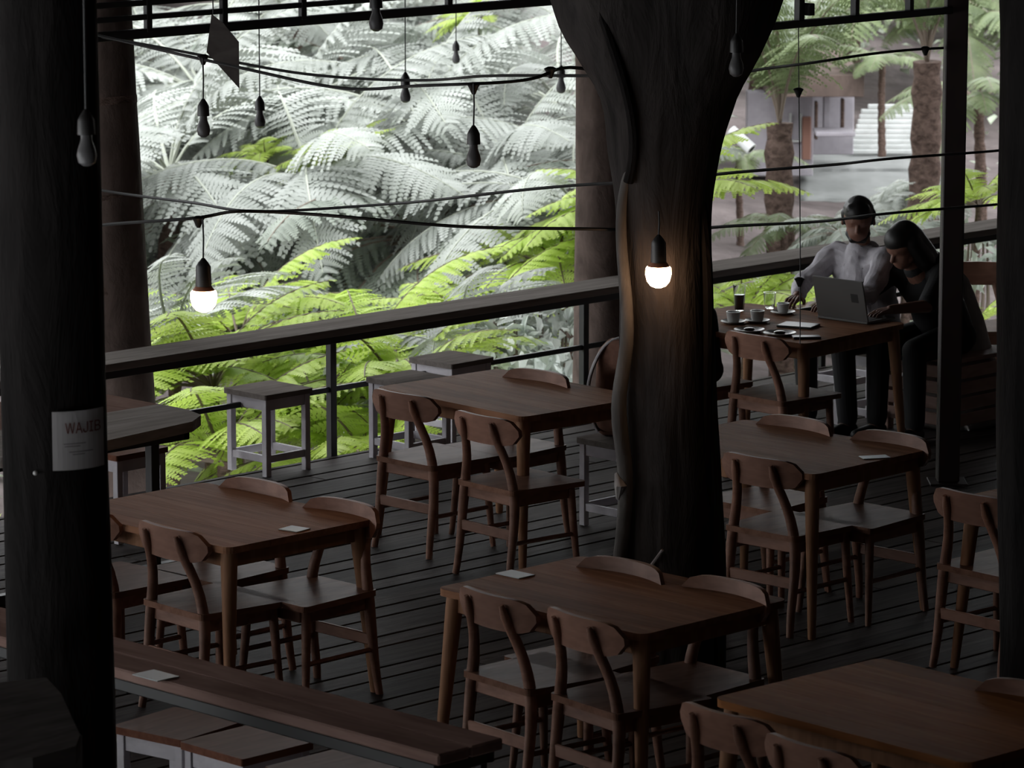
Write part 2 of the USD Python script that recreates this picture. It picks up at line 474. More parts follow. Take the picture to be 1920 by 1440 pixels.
# ================================================================== railing ledge
rail = thing('bar_ledge', 'long timber bar ledge on a black steel railing along the terrace edge', 'railing')
part(rail, 'ledge_top', box(8.0, 24.0, 15.72, 16.02, .725, .765, .004), 'ledge_wood', smooth=False)
part(rail, 'fascia', box(8.0, 24.0, 15.735, 15.765, .685, .726, .003), 'black_steel', smooth=False)
part(rail, 'lower_rail', box(8.0, 24.0, 16.015, 16.035, .355, .385, .003), 'black_steel', smooth=False)
for x in (8.6, 10.6, 12.6, 14.62, 16.62, 18.75, 20.7, 22.7):
    part(rail, 'post', box(x - .022, x + .022, 16.003, 16.047, -.2, .725, .003), 'black_steel', smooth=False)
    part(rail, 'bracket', box(x - .012, x + .012, 15.75, 16.003, .69, .722, .003), 'black_steel', smooth=False)

truss = thing('roof_truss', 'black steel lattice beam crossing the top left between the trunks', 'beam')
for z, h, x1 in ((2.405, .05, 17.0), (2.49, .028, 17.0), (2.565, .03, 17.0), (3.2, .05, 17.0)):
    part(truss, 'chord', box(12.7, x1, 16.03, 16.07, z - h / 2, z + h / 2, .003), 'black_steel', smooth=False)
for px in (276, 418, 566, 703, 840, 975, 1110):
    x = float(on_y(px, 30, 16.05)[0])
    part(truss, 'upright', box(x - .019, x + .019, 16.028, 16.06, 2.41, 4.1, .003), 'black_steel', smooth=False)
truss2 = thing('roof_truss', 'black steel lattice beam at the top right joining the forked trunk to the steel pole', 'beam')
for z, h in ((2.52, .036), (3.1, .04)):
    part(truss2, 'chord', box(13.9, 16.42, 13.115, 13.165, z - h / 2, z + h / 2, .003), 'black_steel', smooth=False)
for px, hw in ((1499, .02), (1603, .015), (1705, .015)):
    x = float(on_y(px, 20, 13.14)[0])
    part(truss2, 'upright', box(x - hw, x + hw, 13.12, 13.16, 2.52, 4.99, .003), 'black_steel', smooth=False)
x = float(on_y(1512, 15, 13.14)[0])
part(truss2, 'clamp', box(x - .02, x + .02, 13.10, 13.17, 2.56, 2.62, .003), 'black_steel', smooth=False)

# ================================================================== tables
TW, TL = .82, 1.10


def table(name, label, c, rz, wood='table_wood', group='wooden dining tables on the deck', w=TW, l=TL):
    t = thing(name, label, 'table', (c[0], c[1], 0), rz, group)
    outline = rounded_rect(w, l, .045)
    n = 7
    for i in range(n):
        x0 = -w / 2 + w * i / n
        strip = outline.intersection(sg.box(x0 + (.0007 if i else 0), -l, x0 + w / n - (.0007 if i < n - 1 else 0), l))
        part(t, 'plank', extrude(strip, .028, .722), wood, smooth=False)
    ax, ay = w / 2 - .05, l / 2 - .05
    for e in (-1, 1):
        part(t, 'apron', box(-ax, ax, e * ay - .01, e * ay + .01, .655, .7215), 'leg_wood', smooth=False)
        part(t, 'apron', box(e * ax - .01, e * ax + .01, -ay, ay, .655, .7215), 'leg_wood', smooth=False)
    for sx in (-1, 1):
        for sy in (-1, 1):
            top = np.array([sx * (ax - .005), sy * (ay - .005), .7215])
            bot = np.array([sx * (ax + .045), sy * (ay + .045), 0])
            part(t, 'leg', tube([bot + (top - bot) * k for k in (0, .02, .5, .93, 1)], [.0175, .019, .027, .0345, .0345], 14), 'leg_wood')
    return t


TA = table('dining_table', 'reddish wooden table on the left with a grey card near its right corner', (10.80, 12.57), 0)
TB = table('dining_table', 'wooden table with pale sheen beside the railing stools, centre', (13.75, 13.76), -3.5)
TC = table('dining_table', 'reddish wooden table in the centre front with a pale card at its left edge', (10.90, 10.36), 0)
TD = table('dining_table', 'wooden table with greenish sheen right of the massive middle trunk', (13.62, 11.89), 1.2)
TE = table('dining_table', 'orange-brown plank table cut by the lower right corner', (10.39, 8.41), -2.5, 'orange_table_wood', w=.86, l=1.16)
TP = table('dining_table', 'wooden table in use by the two people, crowded with laptop and cups', (16.30, 14.26), 4.0, w=.92)
TF = table('dining_table', 'wooden table mostly hidden by the right edge trunk', (13.68, 10.02), 0)

# narrow bar at lower left, slab at left, dark slab corner
kb = thing('bar_table', 'long narrow dark wooden bar table on a black frame in front of the left tables', 'bar table', (0, 0, 0))
part(kb, 'top_board', box(8.80, 8.945, 9.14, 12.3, .71, .75, .006), 'bar_wood', smooth=False)
part(kb, 'top_board', box(8.952, 9.10, 9.14, 12.3, .71, .75, .006), 'bar_wood', smooth=False)
part(kb, 'frame', cat(box(8.81, 8.84, 9.17, 12.28, .665, .709), box(9.06, 9.09, 9.17, 12.28, .665, .709), box(8.84, 9.06, 9.17, 9.2, .665, .709), box(8.84, 9.06, 12.25, 12.28, .665, .709)), 'black_steel', smooth=False)
for yy in (9.22, 12.2):
    for xx in (8.825, 9.075):
        part(kb, 'leg', box(xx - .015, xx + .015, yy - .015, yy + .015, 0, .665, .003), 'black_steel', smooth=False)
sl = thing('slab_table', 'thick wooden slab table on black steel frame at the left railing', 'table', (0, 0, 0))
sy1 = 15.30
slab = sg.Polygon([(10.9, 14.16), (11.5, 14.15), (12.1, 14.24), (12.24, 14.34), (12.29, 14.5), (12.28, sy1), (10.9, sy1)]).buffer(-.03).buffer(.03)
part(sl, 'slab_top', extrude(slab.intersection(sg.box(10, 14.71, 13, 20)), .05, .705), 'slab_wood', smooth=False)
part(sl, 'slab_top', extrude(slab.intersection(sg.box(10, 14.0, 13, 14.708)), .05, .706), 'ledge_wood', smooth=False, label='greyer front board')
part(sl, 'frame', cat(box(10.95, 12.16, 14.33, 14.37, .65, .7045), box(12.12, 12.16, 14.33, 15.2, .65, .7045)), 'black_steel', smooth=False)
for xx, yy in ((12.0, 14.42), (11.0, 14.42), (12.0, 15.15), (11.0, 15.15)):
    part(sl, 'leg', box(xx - .025, xx + .025, yy - .025, yy + .025, 0, .66, .003), 'black_steel', smooth=False)
part(sl, 'foot_bar', box(10.95, 12.26, 14.40, 14.45, .005, .05, .004), 'black_steel', smooth=False)
gs = thing('bar_counter', 'dark rough-edged counter end in the lower left corner', 'counter', (0, 0, 0))
gp = np.array([at(-40, 1284, 1.0)[:2], at(40, 1276, 1.0)[:2], at(85, 1271, 1.0)[:2], at(112, 1300, 1.0)[:2], at(130, 1340, 1.0)[:2], at(148, 1378, 1.0)[:2], at(140, 1398, 1.0)[:2], at(60, 1420, 1.0)[:2], at(-40, 1432, 1.0)[:2]])
part(gs, 'counter_top', extrude(sg.Polygon(gp).buffer(.008).buffer(-.004), .06, .94), 'dark_slab_wood', smooth=False)
gc = gp.mean(0)
part(gs, 'counter_body', box(gc[0] - .12, gc[0] + .1, gc[1] - .1, gc[1] + .12, 0, .9395), 'dark_slab_wood', smooth=False)

# cards and menus on the tables
def card(label, px, py, z, wx, wy, rz=0, m='card_white'):
    p = at(px, py, z)
    c = single('table_card', move(rot(box(-wx / 2, wx / 2, -wy / 2, wy / 2, 0, .004, .001), rz, (0, 0, 1)), (p[0], p[1], z + .0005)), m, label, 'card', 'small cards on the tables', smooth=False)
    return c


card('pale card lying near the right corner of the left table', 552, 993, .75, .09, .10, 10)
card('pale card lying on the left edge of the centre front table', 966, 1078, .75, .09, .13, 0)
card('pale card lying on the narrow bar table at lower left', 292, 1268, .75, .10, .14, 0)
card('pale card lying on the right edge of the table right of the trunk', 1640, 858, .75, .07, .13, 60)

# ================================================================== chairs
def chair(label, loc, rz, group='wooden chairs round the dining tables'):
    t = thing('dining_chair', label, 'chair', loc, rz, group)
    seat = sg.Polygon([(-.20, -.185), (.20, -.215), (.20, .215), (-.20, .185)]).buffer(.02, quad_segs=3)
    sm = extrude(seat, .026, .432)
    part(t, 'seat', sm, 'chair_seat_wood', smooth=False)
    for e in (-1, 1):
        part(t, 'apron', box(-.185, .185, e * .179 - .009, e * .179 + .009, .375, .4315), 'chair_wood', smooth=False)
        part(t, 'apron', box(e * .181 - .009, e * .181 + .009, -.169, .169, .375, .4315), 'chair_wood', smooth=False)
    for s in (-1, 1):
        st = spline([(-.235, s * .195, 0), (-.205, s * .188, .22), (-.19, s * .178, .43), (-.205, s * .145, .58), (-.246, s * .114, .70), (-.276, s * .106, .778)], 16)
        part(t, 'rear_leg', tube(st, np.interp(np.linspace(0, 1, 16), [0, .2, .5, .75, .93, 1], [.0165, .020, .0255, .0215, .0205, .009]), 10, (1, 1)), 'chair_wood')
    for s in (-1, 1):
        part(t, 'front_leg', tube([(.195, s * .205, 0), (.192, s * .203, .02), (.175, s * .19, .25), (.165, s * .182, .431)], [.0135, .0145, .019, .021], 10), 'chair_wood')
    # curved backrest
    n, m = 15, 6
    yy = np.linspace(-.232, .232, n)
    rows = []
    for yv in yy:
        e = min(1.0, (abs(yv) / .232) ** 8)
        hh = .068 * math.sqrt(max(1 - (abs(yv) / .2335) ** 6, .02))
        xx = -.252 + .055 * (yv / .232) ** 2
        rows.append([(xx - .16 * zz * hh, yv, .735 + zz * hh) for zz in np.linspace(-1, 1, m)])
    g = np.array(rows)
    fr, bk = g + [.011, 0, 0], g - [.011, 0, 0]
    v = np.vstack([fr.reshape(-1, 3), bk.reshape(-1, 3)])
    N = n * m
    f = []
    for i in range(n - 1):
        for j in range(m - 1):
            q = (i * m + j, (i + 1) * m + j, (i + 1) * m + j + 1, i * m + j + 1)
            f += [(q[0], q[1], q[2]), (q[0], q[2], q[3])]
            q = [N + c for c in q[::-1]]
            f += [(q[0], q[1], q[2]), (q[0], q[2], q[3])]
    def side(a, b):
        f.extend([(a, b, N + b), (a, N + b, N + a)])
    for i in range(n - 1):
        side((i + 1) * m, i * m)
        side(i * m + m - 1, (i + 1) * m + m - 1)
    for j in range(m - 1):
        side(j, j + 1)
        side((n - 1) * m + j + 1, (n - 1) * m + j)
    br = trimesh.Trimesh(v, f, process=False)
    br.fix_normals()
    part(t, 'backrest', br, 'chair_wood', smooth=50)
    part(t, 'stretcher', box(-.216, -.200, -.185, .185, .215, .265, .004), 'chair_wood', smooth=False)
    for s in (-1, 1):
        part(t, 'stretcher', tube([(-.205, s * .186, .2), (.18, s * .193, .2)], .011, 8), 'chair_wood')
    return t


chairs = [
    ('dining chair seen from behind at the left table, nearest the paper notice', 10.56, 12.92, 3),
    ('dining chair seen from behind at the left table, right-hand one of two', 10.58, 12.33, -3),
    ('dining chair facing the viewer across the left table, left-hand backrest', 10.99, 12.76, 180),
    ('dining chair facing the viewer across the left table, right-hand backrest catching light', 10.96, 12.18, 180),
    ('dining chair with its back to the viewer at the railing-side centre table, left-hand one', 13.40, 13.93, 0),
    ('dining chair with its back to the viewer at the railing-side centre table, right-hand one', 13.26, 13.21, -4),
    ('dining chair facing the viewer behind the railing-side centre table', 13.83, 13.86, 180),
    ('dining chair with its back to the viewer at the centre front table, left-hand one', 10.66, 10.51, -6),
    ('dining chair with its back to the viewer at the centre front table, right-hand one', 10.64, 10.02, -8),
    ('dining chair facing the viewer behind the centre front table, left-hand backrest', 10.95, 10.55, 180),
    ('dining chair facing the viewer behind the centre front table, right-hand backrest', 10.98, 10.03, 178),
    ('dining chair with its back to the viewer, close right of the massive middle trunk', 13.41, 11.63, 2),
    ('dining chair facing the viewer behind the table right of the trunk, left-hand backrest', 13.77, 12.10, 180),
    ('dining chair facing the viewer behind the table right of the trunk, right-hand backrest', 13.79, 11.53, 181),
    ('dining chair with its back to the viewer at the lower right corner table, left-hand one', 9.97, 8.72, -4),
    ('dining chair with its back to the viewer at the bottom edge, lower right corner table', 9.86, 8.24, -6),
    ('dining chair facing the viewer behind the lower right corner table', 10.52, 8.20, 180),
    ('dining chair with its back to the viewer beside the right edge trunk', 13.44, 10.43, -3),
    ('dining chair with its back to the viewer at the left front of the laptop table', 15.93, 13.88, -2),
    ('dining chair by the far right railing, facing the viewer, beyond the steel pole', at(1828, 512, .735)[0] - .178, at(1828, 512, .735)[1] - .178, 225),
]
c0 = None
for label, x, y, rz in chairs:
    if c0 is None:
        c0 = chair(label, (x, y, 0), rz)
    else:
        dup(c0, label, (x, y, 0), rz)

# ================================================================== stools
def stool(label, loc, rz, seat, group):
    t = thing('square_stool', label, 'stool', loc, rz, group)
    part(t, 'seat', extrude(rounded_rect(.345, .345, .012), .028, .422), seat, smooth=False)
    for sx in (-1, 1):
        for sy in (-1, 1):
            part(t, 'leg', box(sx * .142 - .018, sx * .142 + .018, sy * .142 - .018, sy * .142 + .018, 0, .4215, .002), 'white_paint', smooth=False)
    for s in (-1, 1):
        part(t, 'apron', box(-.1235, .1235, s * .145 - .009, s * .145 + .009, .36, .4215, .002), 'white_paint', smooth=False)
        part(t, 'apron', box(s * .145 - .009, s * .145 + .009, -.1235, .1235, .36, .4215, .002), 'white_paint', smooth=False)
        part(t, 'stretcher', box(-.1235, .1235, s * .145 - .009, s * .145 + .009, .075, .115, .002), 'white_paint', smooth=False)
        part(t, 'stretcher', box(s * .145 - .009, s * .145 + .009, -.1235, .1235, .075, .115, .002), 'white_paint', smooth=False)
    return t


def floor_at(px, py, z):
    p = at(px, py, z)
    return (p[0], p[1], 0)


RS = 'white stools with wooden seats'
s0 = stool('white stool with grey-brown seat standing clear under the railing at left centre', floor_at(503, 727, .45), 0, 'stool_seat_wood', RS)
dup(s0, 'white stool with grey-brown seat tucked behind the railing-side table, left of a pair', floor_at(768, 707, .45), 0)
dup(s0, 'white stool with grey-brown seat behind the railing-side table, right of a pair', floor_at(846, 670, .45), 2)
dup(s0, 'white stool under the far railing ledge behind the seated people', (18.15, 15.3, 0), 0)
dup(s0, 'white stool under the brown backpack behind the railing-side table', (14.42, 13.62, 0), 0)
dup(s0, 'white stool under the seated man in the pale shirt', (17.45, 14.52, 0), 0)
s1 = stool('white stool with reddish seat under the thick slab table at left', floor_at(225, 838, .45), 2, 'red_stool_seat_wood', RS)
dup(s1, 'white stool with reddish seat under the narrow bar table, left-hand one', (9.19, 10.92, 0), 8)
dup(s1, 'white stool with reddish seat under the narrow bar table, second from left', (9.20, 10.55, 0), 0)
dup(s1, 'white stool with reddish seat at the bottom edge under the narrow bar table', (9.19, 10.08, 0), 0)

# slatted box bench
bn = thing('slatted_bench', 'rough wooden slatted box bench at the foot of the steel pole', 'bench', (17.66, 14.15, 0), 0)
part(bn, 'top', box(-.27, .27, -.27, .27, .43, .455), 'bench_wood', smooth=False)
for sx in (-1, 1):
    for sy in (-1, 1):
        part(bn, 'corner_post', box(sx * .235 - .025, sx * .235 + .025, sy * .235 - .025, sy * .235 + .025, 0, .4295), 'bench_wood', smooth=False)
for i in range(4):
    z = .07 + i * .09
    part(bn, 'slat', box(-.275, -.262, -.26, .26, z, z + .07, .003), 'bench_wood', smooth=False)
    part(bn, 'slat', box(-.26, .26, -.275, -.262, z, z + .07, .003), 'bench_wood', smooth=False)

# ================================================================== bags
def soft(pts_r, refine=.03, it=10):
    return hull_body(pts_r, refine, it)


bk = thing('backpack', 'brown backpack with grey strap standing behind the railing-side table beside the middle trunk', 'backpack', (14.42, 13.62, .452), 0)
body = soft([((0, -.11, .07), .07, (0, .11, .07), .07), ((0, -.10, .07), .08, (0, -.09, .40), .075), ((0, .10, .07), .08, (0, .09, .40), .075), ((0, -.09, .40), .075, (0, .09, .40), .075), ((.03, -.08, .1), .07, (.03, .08, .3), .07), ((0, -.07, .44), .06, (0, .07, .44), .06)])
part(bk, 'body', body, 'brown_canvas', smooth=60)
part(bk, 'strap', tube(spline([(-.085, .10, .03), (-.13, .13, .22), (-.10, .11, .38), (-.02, .07, .485), (.02, .02, .50)], 20), .016, 8, (1.4, .6)), 'grey_webbing')
part(bk, 'strap', tube(spline([(-.085, -.10, .03), (-.14, -.12, .22), (-.11, -.10, .38), (-.02, -.06, .485)], 20), .016, 8, (1.4, .6)), 'brown_canvas')
part(bk, 'pocket', soft([((-.075, -.06, .08), .045, (-.075, .06, .08), .045), ((-.075, -.06, .17), .04, (-.075, .06, .17), .04), ((-.075, -.06, .08), .045, (-.075, -.06, .17), .04), ((-.075, .06, .08), .045, (-.075, .06, .17), .04)], .02), 'brown_canvas', smooth=60)

bb = thing('backpack', 'black backpack on the chair seat at the left end of the laptop table', 'backpack', (15.82, 14.45, .459), 10)
part(bb, 'body', soft([((0, -.12, .08), .08, (0, .12, .08), .08), ((0, -.11, .08), .08, (0, -.09, .36), .07), ((0, .11, .08), .08, (0, .09, .36), .07), ((0, -.09, .36), .07, (0, .09, .36), .07)]), 'black_fabric', smooth=60)
part(bb, 'strap', tube(spline([(-.08, .1, .05), (-.13, .12, .2), (-.08, .08, .38), (0, .05, .44)], 16), .014, 8, (1.4, .6)), 'black_fabric')
dup(c0, 'dining chair under the black backpack at the laptop table, half behind the trunk', (15.86, 14.45, 0), 0)

sp = at(1796, 600, .6)
sk = thing('canvas_bag', 'slumped pale grey canvas sack right of the steel pole', 'bag', (sp[0], sp[1], 0), 0)
sb = lathe([(0, 0), (.26, 0), (.29, .04), (.285, .16), (.25, .3), (.20, .45), (.14, .62), (.085, .76), (.05, .84), (.02, .875), (0, .88)], 36)
sb = sb.subdivide()
q = sb.vertices
sb.vertices = np.c_[q[:, :2] * (1 + .35 * (meshkit.fbm(q * [5, 5, 2.5], 3, 4)[:, None] - .5)), q[:, 2]]
part(sk, 'body', sb, 'grey_canvas', smooth=60)
part(sk, 'tie', tube([(.045 * math.cos(a), .045 * math.sin(a), .82 + .01 * math.sin(3 * a)) for a in np.linspace(0, 6.1, 20)], .008, 6), 'grey_webbing')

# ================================================================== laptop, cups, dishes
lp = thing('laptop', 'open grey laptop with its back to the viewer on the shared table', 'laptop', (16.60, 14.03, .7505), 2)
part(lp, 'base', box(-.01, .24, -.175, .175, 0, .016, .004), 'laptop_grey', smooth=False)
part(lp, 'keyboard', box(.02, .13, -.15, .15, .0162, .018, .0005), 'laptop_dark', smooth=False)
lid = box(-.006, .004, -.175, .175, .012, .248, .003)
lid_path = part(lp, 'lid', rot(lid, -14, (0, 1, 0), (-.008, 0, .012)), 'laptop_grey', smooth=False)
part(lp, 'screen', rot(box(.0042, .0048, -.165, .165, .025, .238, .0002), -14, (0, 1, 0), (-.008, 0, .012)), 'laptop_dark', smooth=False)
part(lp, 'sticker', rot(box(-.0068, -.0062, -.13, -.08, .12, .17, .0002), -14, (0, 1, 0), (-.008, 0, .012)), 'laptop_dark', smooth=False, label='dark square sticker on the lid')


def cup(name, label, cat_, px, py, r, h, m, fill=None, z=.7505, saucer=False):
    p = at(px, py, z)
    t = thing(name, label, cat_, (p[0], p[1], z), 0, 'cups, glasses and dishes on the laptop table')
    b = .0
    if saucer:
        part(t, 'saucer', lathe([(0, 0), (.045, 0), (.07, .012), (.068, .015), (.043, .004), (0, .004)], 20), 'ceramic')
        b = .0045
    part(t, 'vessel', lathe([(0, b), (r * .72, b), (r * .85, b + h * .3), (r, b + h), (r - .004, b + h), (r * .8, b + h * .3), (r * .66, b + .006), (0, b + .006)], 20), m)
    if fill:
        part(t, 'drink', lathe([(0, b + .0065), (r * .64, b + .0065), (r * .80, b + h * .62), (0, b + h * .62)], 16), fill)
    return t


cup('drinking_glass', 'tall clear glass with dark drink at the back of the laptop table', 'glass', 1386, 582, .036, .145, 'glass_clear', 'dark_drink')
cup('drinking_glass', 'short clear glass beside the tall glass on the laptop table', 'glass', 1443, 578, .036, .09, 'glass_clear')
cup('cup', 'white cup on a saucer at the left of the laptop table, nearest the trunk', 'cup', 1375, 606, .04, .06, 'ceramic', 'dark_drink', saucer=True)
cup('cup', 'white cup on a saucer in the middle of the laptop table', 'cup', 1420, 604, .04, .06, 'ceramic', 'dark_drink', saucer=True)
cup('cup', 'small white cup on a saucer close to the laptop', 'cup', 1468, 588, .036, .055, 'ceramic', 'dark_drink', saucer=True)
for name, label, px, py, r in (('plate', 'pale plate at the front left of the laptop table', 1405, 622, .085), ('plate', 'pale plate beside the front corner of the laptop table', 1462, 628, .09)):
    p = at(px, py, .7505)
    t = thing(name, label, 'plate', (p[0], p[1], .7505), 0, 'cups, glasses and dishes on the laptop table')
    part(t, 'dish', lathe([(0, 0), (r * .6, 0), (r, .014), (r - .003, .017), (r * .58, .004), (0, .004)], 24), 'ceramic')
    part(t, 'leftovers', ball((.01, .01, .012), (r * .4, r * .35, .010), 1), 'dark_drink')
for label, px, py, wx, wy, rz, m in (('dark notebook lying on the laptop table left of the laptop', 1497, 612, .15, .2, 20, 'laptop_dark'), ('dark phone lying at the front corner of the laptop table', 1512, 634, .07, .15, 50, 'laptop_dark')):
    p = at(px, py, .7505)
    single('notebook' if wx > .1 else 'phone', move(rot(box(-wx / 2, wx / 2, -wy / 2, wy / 2, 0, .012, .003), rz, (0, 0, 1)), (p[0], p[1], .7505)), m, label, 'notebook' if wx > .1 else 'phone', smooth=False)

# ================================================================== people
def hand(wrist, fwd, palm_n, side, k=1.0):
    """Bones of a relaxed hand: palm and five fingers. side = direction of the thumb."""
    f = np.asarray(fwd, float); f /= np.linalg.norm(f)
    n = np.asarray(palm_n, float); n -= f * (n @ f); n /= np.linalg.norm(n)
    s = np.asarray(side, float); s -= f * (s @ f) + n * (s @ n); s /= np.linalg.norm(s)
    w = np.asarray(wrist, float)
    B = []
    for j, (o_, L) in enumerate(((.030, .072), (.010, .080), (-.010, .075), (-.029, .058))):
        root = w + f * .085 * k + s * o_ * k
        B.append((w + f * .015 + s * o_ * .6 * k, .016, root, .0125))
        mid = root + f * L * .55 * k - n * .008
        tip = mid + f * L * .38 * k - n * .024
        B += [(root, .0098, mid, .0088), (mid, .0088, tip, .0072)]
    t0 = w + f * .03 * k + s * .032 * k
    t1 = t0 + (f * .6 + s * .8) * .035 * k - n * .006
    t2 = t1 + (f * .9 + s * .3) * .032 * k - n * .010
    B += [(w + f * .012, .017, t0, .014), (t0, .013, t1, .0105), (t1, .0105, t2, .0085)]
    return B


def head_bones(c, yaw, pitch):
    cy, sy = math.cos(yaw), math.sin(yaw)
    cp, sp = math.cos(pitch), math.sin(pitch)
    fx = np.array([cy * cp, sy * cp, -sp])
    sd = np.array([-sy, cy, 0])
    up = np.cross(fx, sd)
    P = lambda a, b, c_: np.asarray(c) + fx * a + sd * b + up * c_
    B = [(P(-.02, 0, .04), .088, P(.02, 0, .035), .078), (P(-.02, 0, .04), .085, P(.04, 0, -.05), .058), (P(.05, 0, -.075), .034, P(.03, 0, -.05), .06),
         (P(.055, 0, -.08), .026, P(.02, .04, -.05), .03), (P(.055, 0, -.08), .026, P(.02, -.04, -.05), .03), (P(.08, 0, .01), .013, P(.108, 0, -.022), .013), (P(.098, 0, -.024), .012, P(.075, 0, -.03), .022),
         (P(.075, -.03, .025), .016, P(.075, .03, .025), .016), (P(.078, -.018, -.053), .012, P(.078, .018, -.053), .012)]
    for s in (-1, 1):
        B.append((P(-.01, s * .082, .01), .014, P(-.018, s * .088, -.018), .010))
    return B, P


def person(label, loc, rz, J, shirt, trousers, hair_fn, head_yaw, head_pitch, sleeves, extra=None):
    t = thing('person', label, 'person', loc, rz, None)
    g = lambda k: np.array(J[k], float)
    hb, P = head_bones(g('head'), head_yaw, head_pitch)
    skin = list(hb)
    skin += [(g('neck') - [0, 0, .03], .058, g('head') + [-.015, 0, -.04], .055), (g('chest'), .10, g('neck') - [0, 0, .05], .06), (g('hip'), .11, g('chest'), .11)]
    for s, q in ((1, 'l'), (-1, 'r')):
        sh, el, wr = g(q + 'sho'), g(q + 'elb'), g(q + 'wri')
        skin += [(g('chest') + [0, s * .05, .06], .07, sh, .05), (sh, .048, el, .038), (el, .038, wr, .025)]
        skin += hand(wr, J[q + 'fwd'], J[q + 'nrm'], J[q + 'thb'])
        hp, kn, an = g('hip') + [0, s * .09, -.01], g(q + 'kne'), g(q + 'ank')
        skin += [(g('hip'), .10, hp, .085), (hp, .08, kn, .052), (kn, .052, an, .036), (an, .036, an + [.05, 0, -.055], .03)]
    part(t, 'body', hull_body(skin, .016, 6), 'skin', smooth=60)
    # clothes
    top = [(g('hip') + [0, 0, -.02], .135, g('chest') - [0, 0, .05], .14), (g('chest') - [0, 0, .05], .14, g('chest') + [0, 0, .08], .115)]
    for s, q in ((1, 'l'), (-1, 'r')):
        sh, el, wr = g(q + 'sho'), g(q + 'elb'), g(q + 'wri')
        top += [(g('hip') + [0, s * .06, .02], .115, g('chest') + [0, s * .07, 0], .105), (g('chest') + [0, s * .05, .05], .10, sh, .066), (g('chest') + [0, s * .07, -.05], .10, sh, .06)]
        e = sleeves
        if e <= 1:
            top.append((sh, .066, sh + (el - sh) * e, .058))
        else:
            top += [(sh, .066, el, .055), (el, .055, el + (wr - el) * (e - 1), .042)]
    top.append((g('chest') + [0, 0, .1], .07, g('neck') - [0, 0, .045], .064))
    sm = hull_body(top, .02, 8)
    if shirt == 'shirt_cloth':                      # rumpled cotton
        sm.vertices = sm.vertices + sm.vertex_normals * ((meshkit.fbm(sm.vertices * [11, 11, 16], 3, 8) - .42) * .045)[:, None]
    part(t, 'shirt', sm, shirt, smooth=60)
    tr_ = []
    for s, q in ((1, 'l'), (-1, 'r')):
        hp, kn, an = g('hip') + [0, s * .09, -.01], g(q + 'kne'), g(q + 'ank')
        tr_ += [(g('hip') + [0, s * .03, .0], .128, hp, .108), (hp, .10, kn, .072), (kn, .070, an + [0, 0, .02], .058)]
    part(t, 'trousers', hull_body(tr_, .025, 8), trousers, smooth=60)
    for s, q in ((1, 'l'), (-1, 'r')):
        an = g(q + 'ank')
        part(t, 'shoe', hull_body([((an[0] - .03, an[1], .045), .042, (an[0] + .10, an[1], .04), .040), ((an[0] + .10, an[1], .04), .040, (an[0] + .17, an[1] + s * .01, .034), .032)], .02, 5), 'shoe_black', smooth=60)
    hair_fn(t, P)
    for s in (-1, 1):
        part(t, 'eye', ball(P(.0715, s * .032, .012), (.007, .010, .005), 1), 'eye_white')
    return t


def man_hair(t, P):
    b = [(P(-.03, 0, .055), .090, P(.02, 0, .062), .078), (P(-.05, 0, .03), .075, P(-.055, 0, -.03), .055), (P(.04, -.03, .088), .04, P(.04, .03, .088), .04)]
    for s in (-1, 1):
        b.append((P(-.02, s * .055, .04), .045, P(-.015, s * .066, .0), .026))
    part(t, 'hair', hull_body(b, .016, 6), 'hair_black', smooth=60)
    part(t, 'beard', hull_body([(P(.06, -.03, -.085), .022, P(.06, .03, -.085), .022), (P(.03, -.05, -.06), .022, P(.058, -.03, -.085), .02), (P(.03, .05, -.06), .022, P(.058, .03, -.085), .02)], .012, 4), 'hair_black', smooth=60)


def woman_hair(t, P):
    b = [(P(-.035, 0, .05), .097, P(.015, 0, .06), .083), (P(-.06, 0, .03), .085, P(-.10, 0, -.12), .085), (P(-.10, 0, -.12), .085, P(-.15, 0, -.26), .06), (P(-.02, -.06, .03), .055, P(-.06, -.06, -.12), .06), (P(-.02, .06, .03), .055, P(-.06, .06, -.12), .06)]
    part(t, 'hair', hull_body(b, .02, 7), 'hair_black', smooth=60)


person('man in a pale rumpled shirt with short dark hair seated at the laptop table', (17.45, 14.52, 0), 180, dict(
    hip=(0, 0, .55), chest=(.10, 0, .89), neck=(.13, 0, 1.07), head=(.165, .01, 1.19),
    lsho=(.12, .18, .99), rsho=(.12, -.18, .99), lelb=(.34, .25, .82), relb=(.33, -.26, .82), lwri=(.57, .16, .79), rwri=(.56, -.10, .79),
    lfwd=(1, .1, -.1), rfwd=(.9, .35, -.1), lnrm=(0, 0, 1), rnrm=(0, 0, 1), lthb=(0, -1, 0), rthb=(0, 1, 0),
    lkne=(.44, .14, .53), rkne=(.44, -.14, .53), lank=(.40, .15, .09), rank=(.42, -.13, .09)),
    'shirt_cloth', 'dark_trousers', man_hair, math.radians(38), math.radians(14), 1.75)
person('person in black with long black hair leaning over to the laptop', (17.60, 14.12, 0), 180, dict(
    hip=(0, 0, .56), chest=(.17, .02, .86), neck=(.28, 0, 1.00), head=(.37, -.01, 1.085),
    lsho=(.24, .165, .93), rsho=(.24, -.165, .93), lelb=(.50, .27, .80), relb=(.44, -.26, .79), lwri=(.72, .19, .795), rwri=(.70, -.14, .80),
    lfwd=(1, -.15, -.1), rfwd=(1, .1, -.1), lnrm=(0, 0, 1), rnrm=(0, 0, 1), lthb=(0, -1, 0), rthb=(0, 1, 0),
    lkne=(.43, .13, .52), rkne=(.43, -.13, .52), lank=(.42, .13, .09), rank=(.45, -.12, .09)),
    'black_fabric', 'black_fabric', woman_hair, math.radians(-8), math.radians(28), .9)

